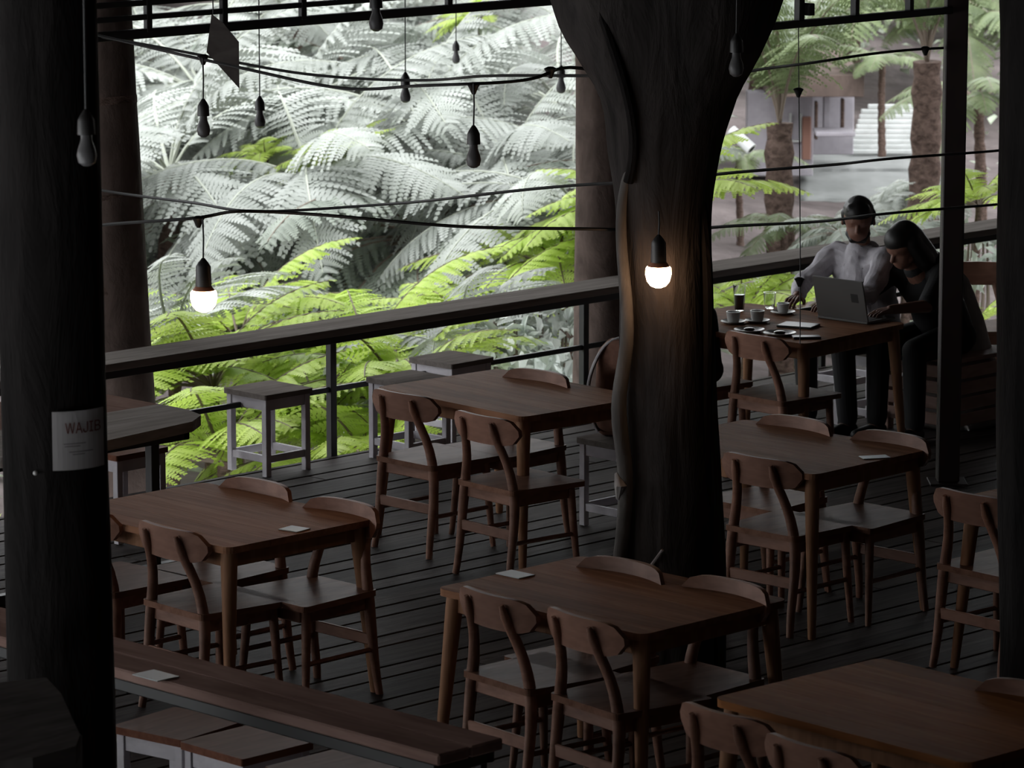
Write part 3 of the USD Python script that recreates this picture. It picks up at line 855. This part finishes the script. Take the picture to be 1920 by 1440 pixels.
# ================================================================== cables and bulbs
def bulb(label, top, length, sc=1.0, lit=False, cord_top=None, group='hanging bulbs on black cords'):
    """top: where the cord starts; length: cord length down to the socket; sc: 1 = 60 mm bulb."""
    t = thing('hanging_bulb', label, 'light bulb', top, 0, group)
    part(t, 'cord', tube([(0, 0, 0), (.003, 0, -length * .5), (0, 0, -length)], .0035, 6), 'cable_black')
    h = (.078 if not lit else .115) * sc
    w_ = 1.0 if not lit else 1.18
    part(t, 'socket', lathe([(0, 0), (.006, 0), (.018 * sc * w_, -.018 * sc), (.026 * sc * w_, -.034 * sc), (.028 * sc * w_, -h), (0, -h)][::-1], 16).apply_translation((0, 0, -length)), 'socket_black')
    if lit:
        pr = [(0, -h - .018), (.048, -h - .018), (.054, -h - .026), (.055, -h - .052), (.048, -h - .08), (.032, -h - .10), (.012, -h - .108), (0, -h - .109)]
        part(t, 'collar', lathe([(0, -h), (.034, -h), (.046, -h - .017), (0, -h - .017)][::-1], 18).apply_translation((0, 0, -length)), 'copper')
    else:
        pr = [(0, -h), (.017 * sc, -h - .001), (.018 * sc, -h - .02 * sc), (.027 * sc, -h - .045 * sc), (.031 * sc, -h - .066 * sc), (.026 * sc, -h - .088 * sc), (.012 * sc, -h - .098 * sc), (0, -h - .1 * sc)]
    part(t, 'glass', lathe(pr[::-1], 18).apply_translation((0, 0, -length)), 'bulb_lit' if lit else 'bulb_glass', label='glowing warm white globe' if lit else None)
    return t


def bulb_at(label, px, ytop, ysock, depth, lit=False, sc=1.0):
    s = atd(px, ysock, depth)
    d = ray(px, ytop)
    # the cord hangs plumb: same x, y as the socket
    ztop = EYE + (s[2] - EYE) + (ysock - ytop) / FPX * depth * math.cos(PITCH)
    if ytop <= 0:
        ztop = 5.0
    return bulb(label, (s[0], s[1], ztop), ztop - s[2], sc, lit)


bulb_at('unlit bulb hanging in front of the left trunk post, pale glass', 161, 0, 205, 12.4)
bulb_at('unlit bulb hanging from the crossing cables below the tilted board', 381, 108, 185, 18.2)
bulb_at('unlit bulb on a long straight cord right of the tilted board', 487, 0, 180, 22.0)
bulb_at('unlit bulb cut by the top edge against the lattice beam', 705, -30, -20, 21.0, sc=1.25)
bulb_at('unlit bulb on a long cord crossing the twin cables, upper centre left', 760, 0, 135, 23.0)
bulb_at('unlit small bulb high up, left of the forked trunk', 855, 0, 76, 26.0, sc=.85)
bulb_at('unlit large bulb hanging from the twin cables in the centre', 888, 155, 235, 16.5, sc=1.0)
bulb_at('unlit bulb right beside the forked trunk at upper centre', 1052, 0, 122, 25.0)
bulb_at('unlit bulb in front of the fork of the massive trunk, right side', 1381, 0, 62, 16.2)
bulb_at('glowing bulb hanging at left above the railing', 381, 408, 484, 16.3, lit=True)
bulb_at('glowing bulb hanging in front of the massive middle trunk', 1235, 395, 440, 16.55, lit=True)


def cable(label, pts, r=.0075, group='black cables strung across the terrace'):
    p = spline([atd(*q) for q in pts], 8 * len(pts))
    return single('string_cable', tube(p, r, 6), 'cable_black', label, 'cable', group)


cable('upper of the twin cables sagging from the left beam to the forked trunk', [(180, 68, 20.6), (252, 80, 20.4), (420, 112, 20.1), (560, 137, 19.9), (740, 150, 19.6), (900, 143, 18.5), (1080, 142, 17.6), (1180, 140, 16.95)])
cable('lower of the twin cables with a hanging bulb, ending at the forked trunk', [(180, 65, 19.0), (252, 82, 18.9), (378, 111, 18.2), (500, 138, 17.9), (640, 165, 17.6), (740, 164, 17.2), (888, 157, 16.5), (1000, 147, 16.6), (1030, 136, 16.7), (1180, 150, 16.85)])
cable('cable dipping across the middle height, ending high on the middle trunk', [(180, 355, 20.6), (265, 368, 20.4), (390, 385, 19.9), (470, 396, 19.6), (640, 389, 19.4), (860, 370, 18.1), (1085, 347, 17.2), (1180, 343, 16.85)])
cable('cable carrying the left glowing bulb, ending lower on the middle trunk', [(180, 425, 16.8), (268, 416, 16.5), (372, 408, 16.3), (470, 396, 16.8), (640, 406, 16.8), (870, 425, 16.8), (1085, 429, 16.8), (1180, 432, 16.85)])
cable('highest of the three cables between the middle trunk and the steel pole', [(1330, 152, 17.1), (1400, 135, 17.8), (1560, 112, 20.0), (1700, 94, 20.7), (1768, 90, 20.9)])
cable('middle cable from the middle trunk past the steel pole to the right trunk', [(1320, 330, 16.95), (1430, 319, 18.0), (1600, 305, 19.5), (1700, 295, 20.3), (1800, 288, 20.6), (1900, 274, 21.4)])
cable('lowest of the three cables, level with the head of the man', [(1320, 428, 16.95), (1430, 421, 18.0), (1560, 413, 19.2), (1700, 397, 20.3), (1800, 389, 20.6), (1900, 377, 21.4)])
cable('thin plumb wire with a black clip in front of the laptop table', [(1497, 40, 20.0), (1498, 170, 20.0), (1500, 400, 20.0), (1500, 645, 20.0)], .0028)
for label, px, py, D in (('black cable clamp above the left glowing bulb', 372, 414, 16.3), ('black cable clamp above the centre unlit bulb', 888, 164, 16.5), ('black cable clamp above the unlit bulb beneath the board', 381, 110, 18.2), ('black clip on the plumb wire above the laptop', 1499, 527, 19.95), ('black clip on the plumb wire high above the laptop', 1497, 172, 19.95), ('black cable joint near the forked trunk', 1032, 134, 16.7), ('black clip on the highest right-hand cable near the steel pole', 1735, 94, 20.8)):
    p = atd(px, py, D)
    single('cable_clamp', move(lathe([(0, -.03), (.008, -.028), (.02, .0), (.028, .012), (.012, .02), (0, .021)], 10), p), 'socket_black', label, 'clamp', 'cable clamps')
bp = thing('hanging_board', 'tilted grey-brown wooden board hanging below the lattice beam at upper left', 'sign board', atd(418, 95, 19.5), 0)
pts = np.array([(398, 26), (388, 97), (447, 167), (447, 80), (420, 45)], float)
base = atd(418, 95, 19.5)
poly = [((q[0] - 418) / FPX * 19.5, -(q[1] - 95) / FPX * 19.5) for q in pts]
pm = trimesh.creation.extrude_polygon(sg.Polygon(poly), .018, engine='earcut')
pm.vertices = np.array([RIGHT * q[0] + np.array([0, 0, 1]) * q[1] + np.array([math.sin(YAW), math.cos(YAW), 0]) * (q[2] + .35 * q[0]) for q in pm.vertices])
part(bp, 'board', pm, 'board_wood', smooth=False)
part(bp, 'cord', tube([RIGHT * -.045 + [0, 0, .18], RIGHT * -.05 + [0, 0, .5], RIGHT * -.05 + [0, 0, 5.0 - base[2]]], .003, 6), 'cable_black')

# ================================================================== planting
def frond(L=1.9, pairs=24, plen=.40, e0=55, e1=-40, comb=11, fill=.80, droop=.35, seed=0, wmax=.034):
    r = np.random.default_rng(seed)
    n = 30
    s = np.linspace(0, 1, n)
    el = np.radians(e0 + (e1 - e0) * s ** .85)
    ds = L / (n - 1)
    p = np.zeros((n, 3))
    p[1:, 0] = np.cumsum(np.cos(el[:-1]) * ds)
    p[1:, 2] = np.cumsum(np.sin(el[:-1]) * ds)
    p[:, 1] = .10 * L * (s ** 2) * r.uniform(-1, 1)
    stalk = tube(p[::2], np.linspace(.014, .004, len(p[::2])), 5)
    V, F = [], []
    c = 0
    tt = np.linspace(.17, .985, pairs)
    for t in tt:
        i = t * (n - 1)
        k = int(i)
        b = p[k] + (p[min(k + 1, n - 1)] - p[k]) * (i - k)
        e = np.interp(t, s, el)
        fwd = np.array([math.cos(e), 0, math.sin(e)])
        nrm = np.array([-math.sin(e), 0, math.cos(e)])
        prof = (.3 + .7 * min(1, (t - .15) / .25)) * (1 - max(0, (t - .42) / .6) ** 1.6)
        for sd in (-1, 1):
            ln = plen * prof * r.uniform(.88, 1.08) + .015
            d = np.array([0, sd, 0]) * .88 + fwd * r.uniform(.32, .5) - nrm * r.uniform(.02, .22)
            d /= np.linalg.norm(d)
            m = comb
            q = np.linspace(0, 1, m + 1)
            mid = b + np.outer(q * ln, d) + np.outer(q ** 2 * ln * droop * r.uniform(.6, 1.3), [0, 0, -1])
            w = np.cross(nrm, d)
            w /= np.linalg.norm(w)
            w = w + nrm * r.uniform(-.25, .25)
            wd = wmax * (1 - .75 * q[:-1] ** 1.5) * (.35 + .65 * min(1, ln / .2))
            for sw in (-1, 1):
                a0 = mid[:-1]
                a1 = mid[:-1] + (mid[1:] - mid[:-1]) * fill
                tip = (a0 + a1) / 2 + w * sw * wd[:, None] + d * .012
                t0 = tip - (a1 - a0) * .28
                t1 = tip + (a1 - a0) * .28
                V.append(np.stack([a0, a1, t1, t0], 1).reshape(-1, 3))
                f = c + np.arange(m)[:, None] * 4
                F.append(np.vstack([f + [0, 1, 2], f + [0, 2, 3]]))
                c += 4 * m
    return trimesh.Trimesh(np.vstack(V), np.vstack(F), process=False), stalk


FR = {}
for k in range(4):
    FR[k] = frond(1.9 + .12 * k, 27, .40 + .02 * k, 40 - 5 * k, -42 - 4 * k, seed=50 + k, fill=.92, wmax=.043)
for k in range(3):
    FR[30 + k] = frond(1.7 + .12 * k, 25, .36 + .02 * k, 46 - 5 * k, -34 - 5 * k, seed=60 + k, fill=.98, wmax=.047, droop=.25)
for k in range(2):
    FR[20 + k] = frond(2.0, 28, .42, 82 - 8 * k, 22 - 16 * k, seed=70 + k, droop=.5)
for k in range(3):
    FR[10 + k] = frond(1.25 + .15 * k, 20, .30, 50 - 8 * k, -30, comb=9, fill=.98, seed=80 + k, wmax=.040, droop=.2)


def turn(mesh, az, tilt=0.0, sc=1.0):
    m = mesh.copy()
    m.apply_scale(sc)
    if tilt:
        m.apply_transform(trimesh.transformations.rotation_matrix(math.radians(-tilt), (0, 1, 0)))
    m.apply_transform(trimesh.transformations.rotation_matrix(az, (0, 0, 1)))
    return m


LEANS = {'frond_pale': 22, 'frond_grey': 20, 'frond_lime': 15}
LEAN = 168          # the plants lean out of the slope, towards the light over the terrace


def fern_plant(label, name, loc, rz, sc, leaf, keys, nf, seed, trunk=0.09, tl=2.6, group=None, stalk='stalk_pale'):
    r = np.random.default_rng(seed)
    t = thing(name, label, 'fern', loc, rz, group, scale=sc)
    for i in range(nf):
        lf, st = FR[keys[i % len(keys)]]
        u = (i * .381966) % 1.0 - .5
        az = math.radians(LEAN) + 2 * math.pi * u * (.38 + 1.1 * abs(u)) + r.uniform(-.15, .15)
        tilt = r.uniform(-14, 16) + (18 if i > nf * .7 else 0)
        s = r.uniform(.82, 1.08)
        lean = trimesh.transformations.rotation_matrix(-math.radians(LEANS.get(leaf, 0)), (math.sin(YAW), math.cos(YAW), 0))
        leaf_m, stalk_m = turn(lf, az, tilt, s), turn(st, az, tilt, s)
        leaf_m.apply_transform(lean)
        stalk_m.apply_transform(lean)
        fp = part(t, 'frond', leaf_m, leaf, smooth=False)
        part(fp, 'rachis', stalk_m, stalk)
    zz = np.linspace(-tl, .02, 22)
    rr = trunk * (1 + .12 * np.sin(np.arange(22) * 2.4)) * np.linspace(1.15, .9, 22)
    part(t, 'trunk', tube(np.c_[.05 * np.sin(zz), .04 * np.cos(zz * 1.3) - .04, zz], rr, 12), 'fern_trunk_bark')
    return t


protos = {}
KIND = {'pale': ('frond_pale', (0, 1, 2, 3), 18, .08, 'stalk_pale'), 'pale2': ('frond_pale', (3, 1, 0), 16, .08, 'stalk_pale'), 'grey': ('frond_grey', (1, 3, 2), 13, .09, 'stalk'), 'lime': ('frond_lime', (30, 31, 11, 32), 17, .06, 'stalk'),
        'lime2': ('frond_lime', (10, 11, 12), 16, .05, 'stalk'), 'palm': ('frond_green', (20, 21), 12, .125, 'fern'), 'green': ('frond_green', (2, 0, 3), 12, .10, 'fern'), 'small': ('frond_pale', (10, 12, 11), 12, .05, 'stalk_pale')}


def fern(kind, px, py, D, sc, rz, label):
    p = atd(px, py, D)
    if kind not in protos:
        leaf, keys, nf, trk, stalk = KIND[kind]
        protos[kind] = fern_plant(label, 'tree_fern', p, rz, sc, leaf, keys, nf, 100 + len(protos) * 7, trk, 2.6, None, 'stalk' if stalk == 'fern' else stalk)
    else:
        dup(protos[kind], label, p, rz, sc)


FERNS = [
    ('pale', 380, 180, 34, 1.15, 15, 'pale silvery tree fern at upper left, behind the two hanging bulbs'),
    ('pale2', 560, 60, 36, 1.15, -15, 'pale tree fern at the top, right of the tilted board'),
    ('pale', 770, 40, 37, 1.1, 5, 'pale tree fern at the very top behind the lattice beam, centre left'),
    ('pale2', 960, 60, 37, 1.1, -5, 'pale crinkled tree fern at the top beside the forked trunk'),
    ('pale', 260, 40, 38, 1.2, -25, 'pale tree fern at the top left corner of the opening, behind the lattice beam'),
    ('pale', 1060, 210, 33, 1.1, -25, 'pale tree fern half hidden by the slim trunk, upper centre'),
    ('pale2', 560, 210, 33, 1.15, -25, 'pale tree fern below the twin cables, left of centre'),
    ('pale', 790, 240, 31.5, 1.1, -5, 'pale tree fern arching behind the centre unlit bulb'),
    ('grey', 690, 150, 35, 1.0, -25, 'grey-green shaded tree fern between the pale ones, upper centre'),
    ('pale2', 950, 330, 30.5, 1.05, 15, 'pale drooping tree fern just above the lower cables, centre right'),
    ('pale', 320, 330, 30.5, 1.1, -15, 'pale tree fern at the left, above the left glowing bulb'),
    ('pale2', 590, 350, 30, 1.1, 15, 'pale tree fern behind the crossing of the two middle cables'),
    ('grey', 800, 450, 29.5, 1.0, 15, 'grey-green tree fern in shade below the lower cables, centre'),
    ('grey', 420, 420, 31, .9, 5, 'grey-green tree fern in shade behind the left glowing bulb'),
    ('pale', 1090, 400, 29, .95, -25, 'pale tree fern beside the slim trunk at mid height'),
    ('lime', 450, 650, 27, .72, -15, 'bright lime-green fern behind the left glowing bulb'),
    ('lime', 700, 690, 26.5, .78, -10, 'bright lime-green fern above the railing ledge, centre left'),
    ('lime', 900, 650, 27, .68, 15, 'bright lime-green fern above the railing ledge, centre'),
    ('lime2', 1060, 520, 28, .95, 15, 'bright lime-green fern beside the slim trunk above the ledge'),
    ('lime', 610, 800, 25, .72, -5, 'bright lime-green fern below the railing ledge behind the clear-standing stool'),
    ('lime2', 400, 730, 25, .95, -5, 'lime-green fern below the ledge, right of the slab table'),
    ('lime2', 420, 870, 24.2, .95, 0, 'lime-green fern lowest down, between slab table and stool'),
    ('lime2', 760, 760, 25, 1.0, -25, 'lime-green fern seen over the pair of stools'),
    ('lime2', 700, 890, 24.4, .9, -25, 'lime-green fern low behind the legs of the pair of stools'),
    ('small', 330, 660, 25.6, .9, -25, 'pale small fern just under the ledge beside the left palm trunk'),
    ('small', 880, 680, 25.6, .9, -20, 'pale small fern under the ledge above the pair of stools'),
    ('lime', 1235, 430, 27.5, .72, -25, 'lime-green fern with drooping fronds right of the massive middle trunk'),
    ('lime2', 1400, 600, 26.2, .62, 5, 'lime-green fern below the ledge behind the cups on the laptop table'),
    ('palm', 1462, 235, 31, .95, 25, 'dark green tree fern with a thick brown trunk, left in the right-hand opening'),
    ('palm', 1738, 120, 32, 1.0, 190, 'dark green tree fern with a thick brown trunk beside the steel pole'),
    ('green', 1600, -10, 42, 1.2, 300, 'dark green tree fern at the top of the right-hand opening, farthest back'),
    ('green', 1480, 20, 46, 1.0, 10, 'dark green tree fern farthest back at the top, just right of the forked trunk'),
    ('green', 1700, -20, 46, 1.1, 160, 'dark green tree fern farthest back at the top, just left of the steel pole'),
    ('green', 1800, 60, 42, .9, 230, 'dark green tree fern behind the top of the steel pole, farthest back'),
    ('green', 1655, 120, 37, .33, -15, 'small dark green fern drooping over the white boarded wall'),
    ('grey', 1420, 40, 38, .75, -5, 'grey-green tree fern at the top right of the forked trunk'),
    ('lime2', 1835, 390, 28, .5, -15, 'lime-green fern between the steel pole and the right edge trunk'),
    ('green', 1835, 190, 36, .5, 70, 'dark green tree fern between pole and right edge trunk, upper'),
    ('grey', 1700, 440, 29.5, .34, -20, 'grey-green fern behind the head of the man, right side'),
    ('grey', 1580, 440, 29, .34, -10, 'grey-green fern left of the head of the man'),
    ('lime2', 1830, 620, 27, .4, -25, 'lime-green fern low beyond the grey canvas sack'),
    ('lime2', 1500, 590, 26.5, .55, -25, 'lime-green fern below the far ledge behind the laptop'),
    ('lime2', 640, 300, 30.0, .42, 0, 'small lime-green fern in the middle of the pale ferns above the cable crossing'),
    ('lime2', 500, 300, 30.5, .32, 12, 'smallest lime-green fern among the pale ferns, left of centre'),
    ('lime2', 900, 40, 34.0, .35, 5, 'small lime-green fern at the top between two bulb cords'),
    ('green', 1385, 300, 35, .3, 30, 'small dark green fern in the shade under the white pipe'),
    ('grey', 1570, 425, 31, .28, 10, 'low grey-green fern at the left end of the gravel path, behind the man'),
    ('small', 1650, 400, 31, .34, -10, 'low pale fern right behind the head of the man'),
    ('green', 1470, 430, 30, .3, 60, 'small dark green fern at the foot of the left thick-trunked tree fern'),
    ('grey', 1725, 365, 33, .34, 20, 'grey-green fern at the foot of the thick-trunked tree fern by the pole'),
    ('small', 1690, 370, 33, .26, 5, 'low pale fern at the right end of the gravel path'),
    ('green', 1560, 60, 48, .9, 200, 'dark green tree fern high behind the roof of the garden house'),
]
for f in FERNS:
    fern(*f)

# pale broad-leaved shrubs under the ledge
def shrub(label, px, py, D, size, n, seed):
    r = np.random.default_rng(seed)
    c = atd(px, py, D)
    t = thing('broadleaf_shrub', label, 'shrub', c, 0)
    V, F = [], []
    for i in range(n):
        d = r.normal(size=3)
        d /= np.linalg.norm(d)
        b = d * size * r.uniform(.45, 1.0) * [1, 1, .7]
        ax = d * .5 + r.normal(size=3) * .6 + [0, 0, -.2]
        ax /= np.linalg.norm(ax)
        sd = np.cross(ax, r.normal(size=3) + [0, 0, 2])
        sd /= np.linalg.norm(sd)
        L, W = r.uniform(.10, .16), r.uniform(.03, .045)
        nn = np.cross(sd, ax)
        q = [b, b + ax * L * .35 + sd * W + nn * .012, b + ax * L * .75 + sd * W * .75 + nn * .01, b + ax * L - nn * .02, b + ax * L * .75 - sd * W * .75 + nn * .01, b + ax * L * .35 - sd * W + nn * .012]
        V.append(q)
        F += [(6 * i, 6 * i + k, 6 * i + k + 1) for k in range(1, 5)]
    part(t, 'foliage', trimesh.Trimesh(np.vstack(V), F, process=False), 'shrub_pale', smooth=False, kind='stuff')
    part(t, 'stem', cat(*[tube([(0, 0, -1.2), (.1 * math.cos(a), .1 * math.sin(a), -.3), (.3 * size * math.cos(a), .3 * size * math.sin(a), .2)], [.02, .014, .006], 6) for a in (.3, 1.7, 3.2, 4.6)]), 'stalk')


shrub('pale broad-leaved shrub under the ledge beside the brown backpack', 1040, 640, 26, .42, 260, 1)
shrub('pale broad-leaved shrub under the ledge left of the backpack, lower', 950, 660, 25.6, .34, 200, 2)
shrub('pale broad-leaved shrub behind the far ledge at the right edge', 1835, 480, 27.5, .25, 90, 3)

# undergrowth leaves scattered on the slope
r = np.random.default_rng(5)
N = 14000
ux = r.uniform(9, 50, N)
uy = r.uniform(16.6, 46, N)
keep = (ux - uy < 12) & (ux - uy > -9) & ~((ux - uy > 2.2) & (ux - uy < 6.5) & (ux + uy > 47) & (ux + uy < 60))
ux, uy = ux[keep], uy[keep]
uz = ground_z(ux, uy) + r.uniform(.03, .45, len(ux))
n = len(ux)
az = r.uniform(0, 2 * np.pi, n)
dn = np.stack([np.cos(az), np.sin(az), r.uniform(-.4, .5, n)], -1)
sd = np.stack([-np.sin(az), np.cos(az), r.uniform(-.3, .3, n)], -1)
L = r.uniform(.10, .26, n)[:, None]
b = np.stack([ux, uy, uz], -1)
V = np.stack([b, b + dn * L * .5 + sd * L * .22 + [0, 0, .02], b + dn * L, b + dn * L * .5 - sd * L * .22 + [0, 0, .02]], 1).reshape(-1, 3)
k = np.arange(n)[:, None] * 4
single('undergrowth', (V, np.vstack([k + [0, 1, 2], k + [0, 2, 3]])), 'undergrowth_leaf', 'low leafy undergrowth covering the forest slope', 'undergrowth', kind='stuff', smooth=False)

# ================================================================== garden house, pale path, boarded wall
D = 41.0
hx = lambda px, py, d=D: atd(px, py, d)
def facing(p):               # frame: s across the view, u up, n towards the viewer
    return np.array(p), RIGHT, np.array([0, 0, 1.0]), -np.array([math.sin(YAW), math.cos(YAW), 0])


def slab_at(px0, px1, py0, py1, d, th, c=.006, zoff=0):
    p0, p1 = atd(px0, py1, d), atd(px1, py0, d)
    w = (px1 - px0) / FPX * d
    h = p1[2] - p0[2]
    m = box(0, w, 0, th, 0, h, c)
    m.vertices = np.array([p0 + RIGHT * q[0] + np.array([math.sin(YAW), math.cos(YAW), 0]) * q[1] + np.array([0, 0, 1]) * q[2] for q in m.vertices])
    return m


hs = thing('garden_house', 'small grey garden house with posts and a window, far in the right-hand opening', 'house')
part(hs, 'wall', slab_at(1400, 1524, 170, 330, 37.8, .25), 'grey_render', smooth=False)
part(hs, 'wall', slab_at(1524, 1600, 178, 290, 38.6, .2), 'grey_render', smooth=False)
part(hs, 'door', slab_at(1504, 1520, 218, 300, 37.7, .06), 'house_red', smooth=False, label='weathered reddish door')
wf = part(hs, 'window_frame', cat(slab_at(1482, 1502, 212, 216, 37.7, .05), slab_at(1482, 1502, 263, 267, 37.7, .05), slab_at(1480, 1484, 212, 267, 37.7, .05), slab_at(1499, 1503, 212, 267, 37.7, .05)), 'white_board', smooth=False)
part(wf, 'pane', slab_at(1484, 1499, 216, 263, 37.76, .01), 'grey_render', smooth=False)
for a, b_, y0, y1 in ((1544, 1556, 180, 250), (1577, 1583, 185, 245), (1528, 1533, 190, 262)):
    part(hs, 'post', slab_at(a, b_, y0, y1, 37.4, .12), 'fern_trunk_bark' if a != 1544 else 'grey_render', smooth=False)
part(hs, 'roof', slab_at(1440, 1620, 140, 182, 36.9, 2.6), 'bark_brown', smooth=False)
part(hs, 'plinth', slab_at(1530, 1604, 248, 256, 37.0, .4), 'grey_render', smooth=False)
bwall = thing('boarded_wall', 'white horizontally boarded wall in the garden beside the house', 'wall')
ys = np.linspace(196, 290, 11)
for i in range(10):
    part(bwall, 'board', slab_at(1618 - 3 * i + 10 * (i < 1), 1752 - 3 * (i % 3), ys[i], ys[i + 1] - 1.5, 39.6 - .035 * i, .05), 'white_board', smooth=False)
pg = thing('garden_path', 'pale gravel path and terrace before the garden house', 'path')
def ground_hit(px, py):
    d = ray(px, py)
    t = 26.0
    while t < 70:
        p = CAM + d * t
        if p[2] <= ground_z(p[0], p[1]) + .04:
            break
        t += .05
    return p


def draped(px0, px1, py0, py1, nx, ny):
    v = np.array([ground_hit(a, b) + [0, 0, h] for h in (0, -.08) for b in np.linspace(py0, py1, ny) for a in np.linspace(px0 + (py1 - py0) * 0, px1, nx)])
    f, n = [], nx * ny
    for r_ in range(ny - 1):
        for c_ in range(nx - 1):
            q = r_ * nx + c_
            f += [(q, q + nx, q + nx + 1), (q, q + nx + 1, q + 1), (n + q, n + q + nx + 1, n + q + nx), (n + q, n + q + 1, n + q + nx + 1)]
    for c_ in range(nx - 1):
        a, b = c_, n - nx + c_
        f += [(a, a + 1, n + a + 1), (a, n + a + 1, n + a), (b + 1, b, n + b), (b + 1, n + b, n + b + 1)]
    for r_ in range(ny - 1):
        a, b = r_ * nx, r_ * nx + nx - 1
        f += [(a + nx, a, n + a), (a + nx, n + a, n + a + nx), (b, b + nx, n + b + nx), (b, n + b + nx, n + b)]
    return trimesh.Trimesh(v, f, process=False)


part(pg, 'paving', draped(1512, 1752, 254, 316, 16, 6), 'pale_ground', smooth=True)
part(pg, 'paving', draped(1500, 1748, 322, 372, 16, 6), 'pale_ground', smooth=True)
pp = thing('white_pipe', 'short white plastic pipe lying in the shade right of the forked trunk', 'pipe', atd(1390, 262, 30))
dv = RIGHT * .1 + np.array([0, 0, -.09]) - np.array([.7, .7, 0]) * .06
part(pp, 'tube_body', tube([-dv * .75, dv * .75], [.043, .047], 16), 'pipe_white')
part(pp, 'bore', tube([dv * .751, dv * .76], [.03, .03], 14), 'cable_black')
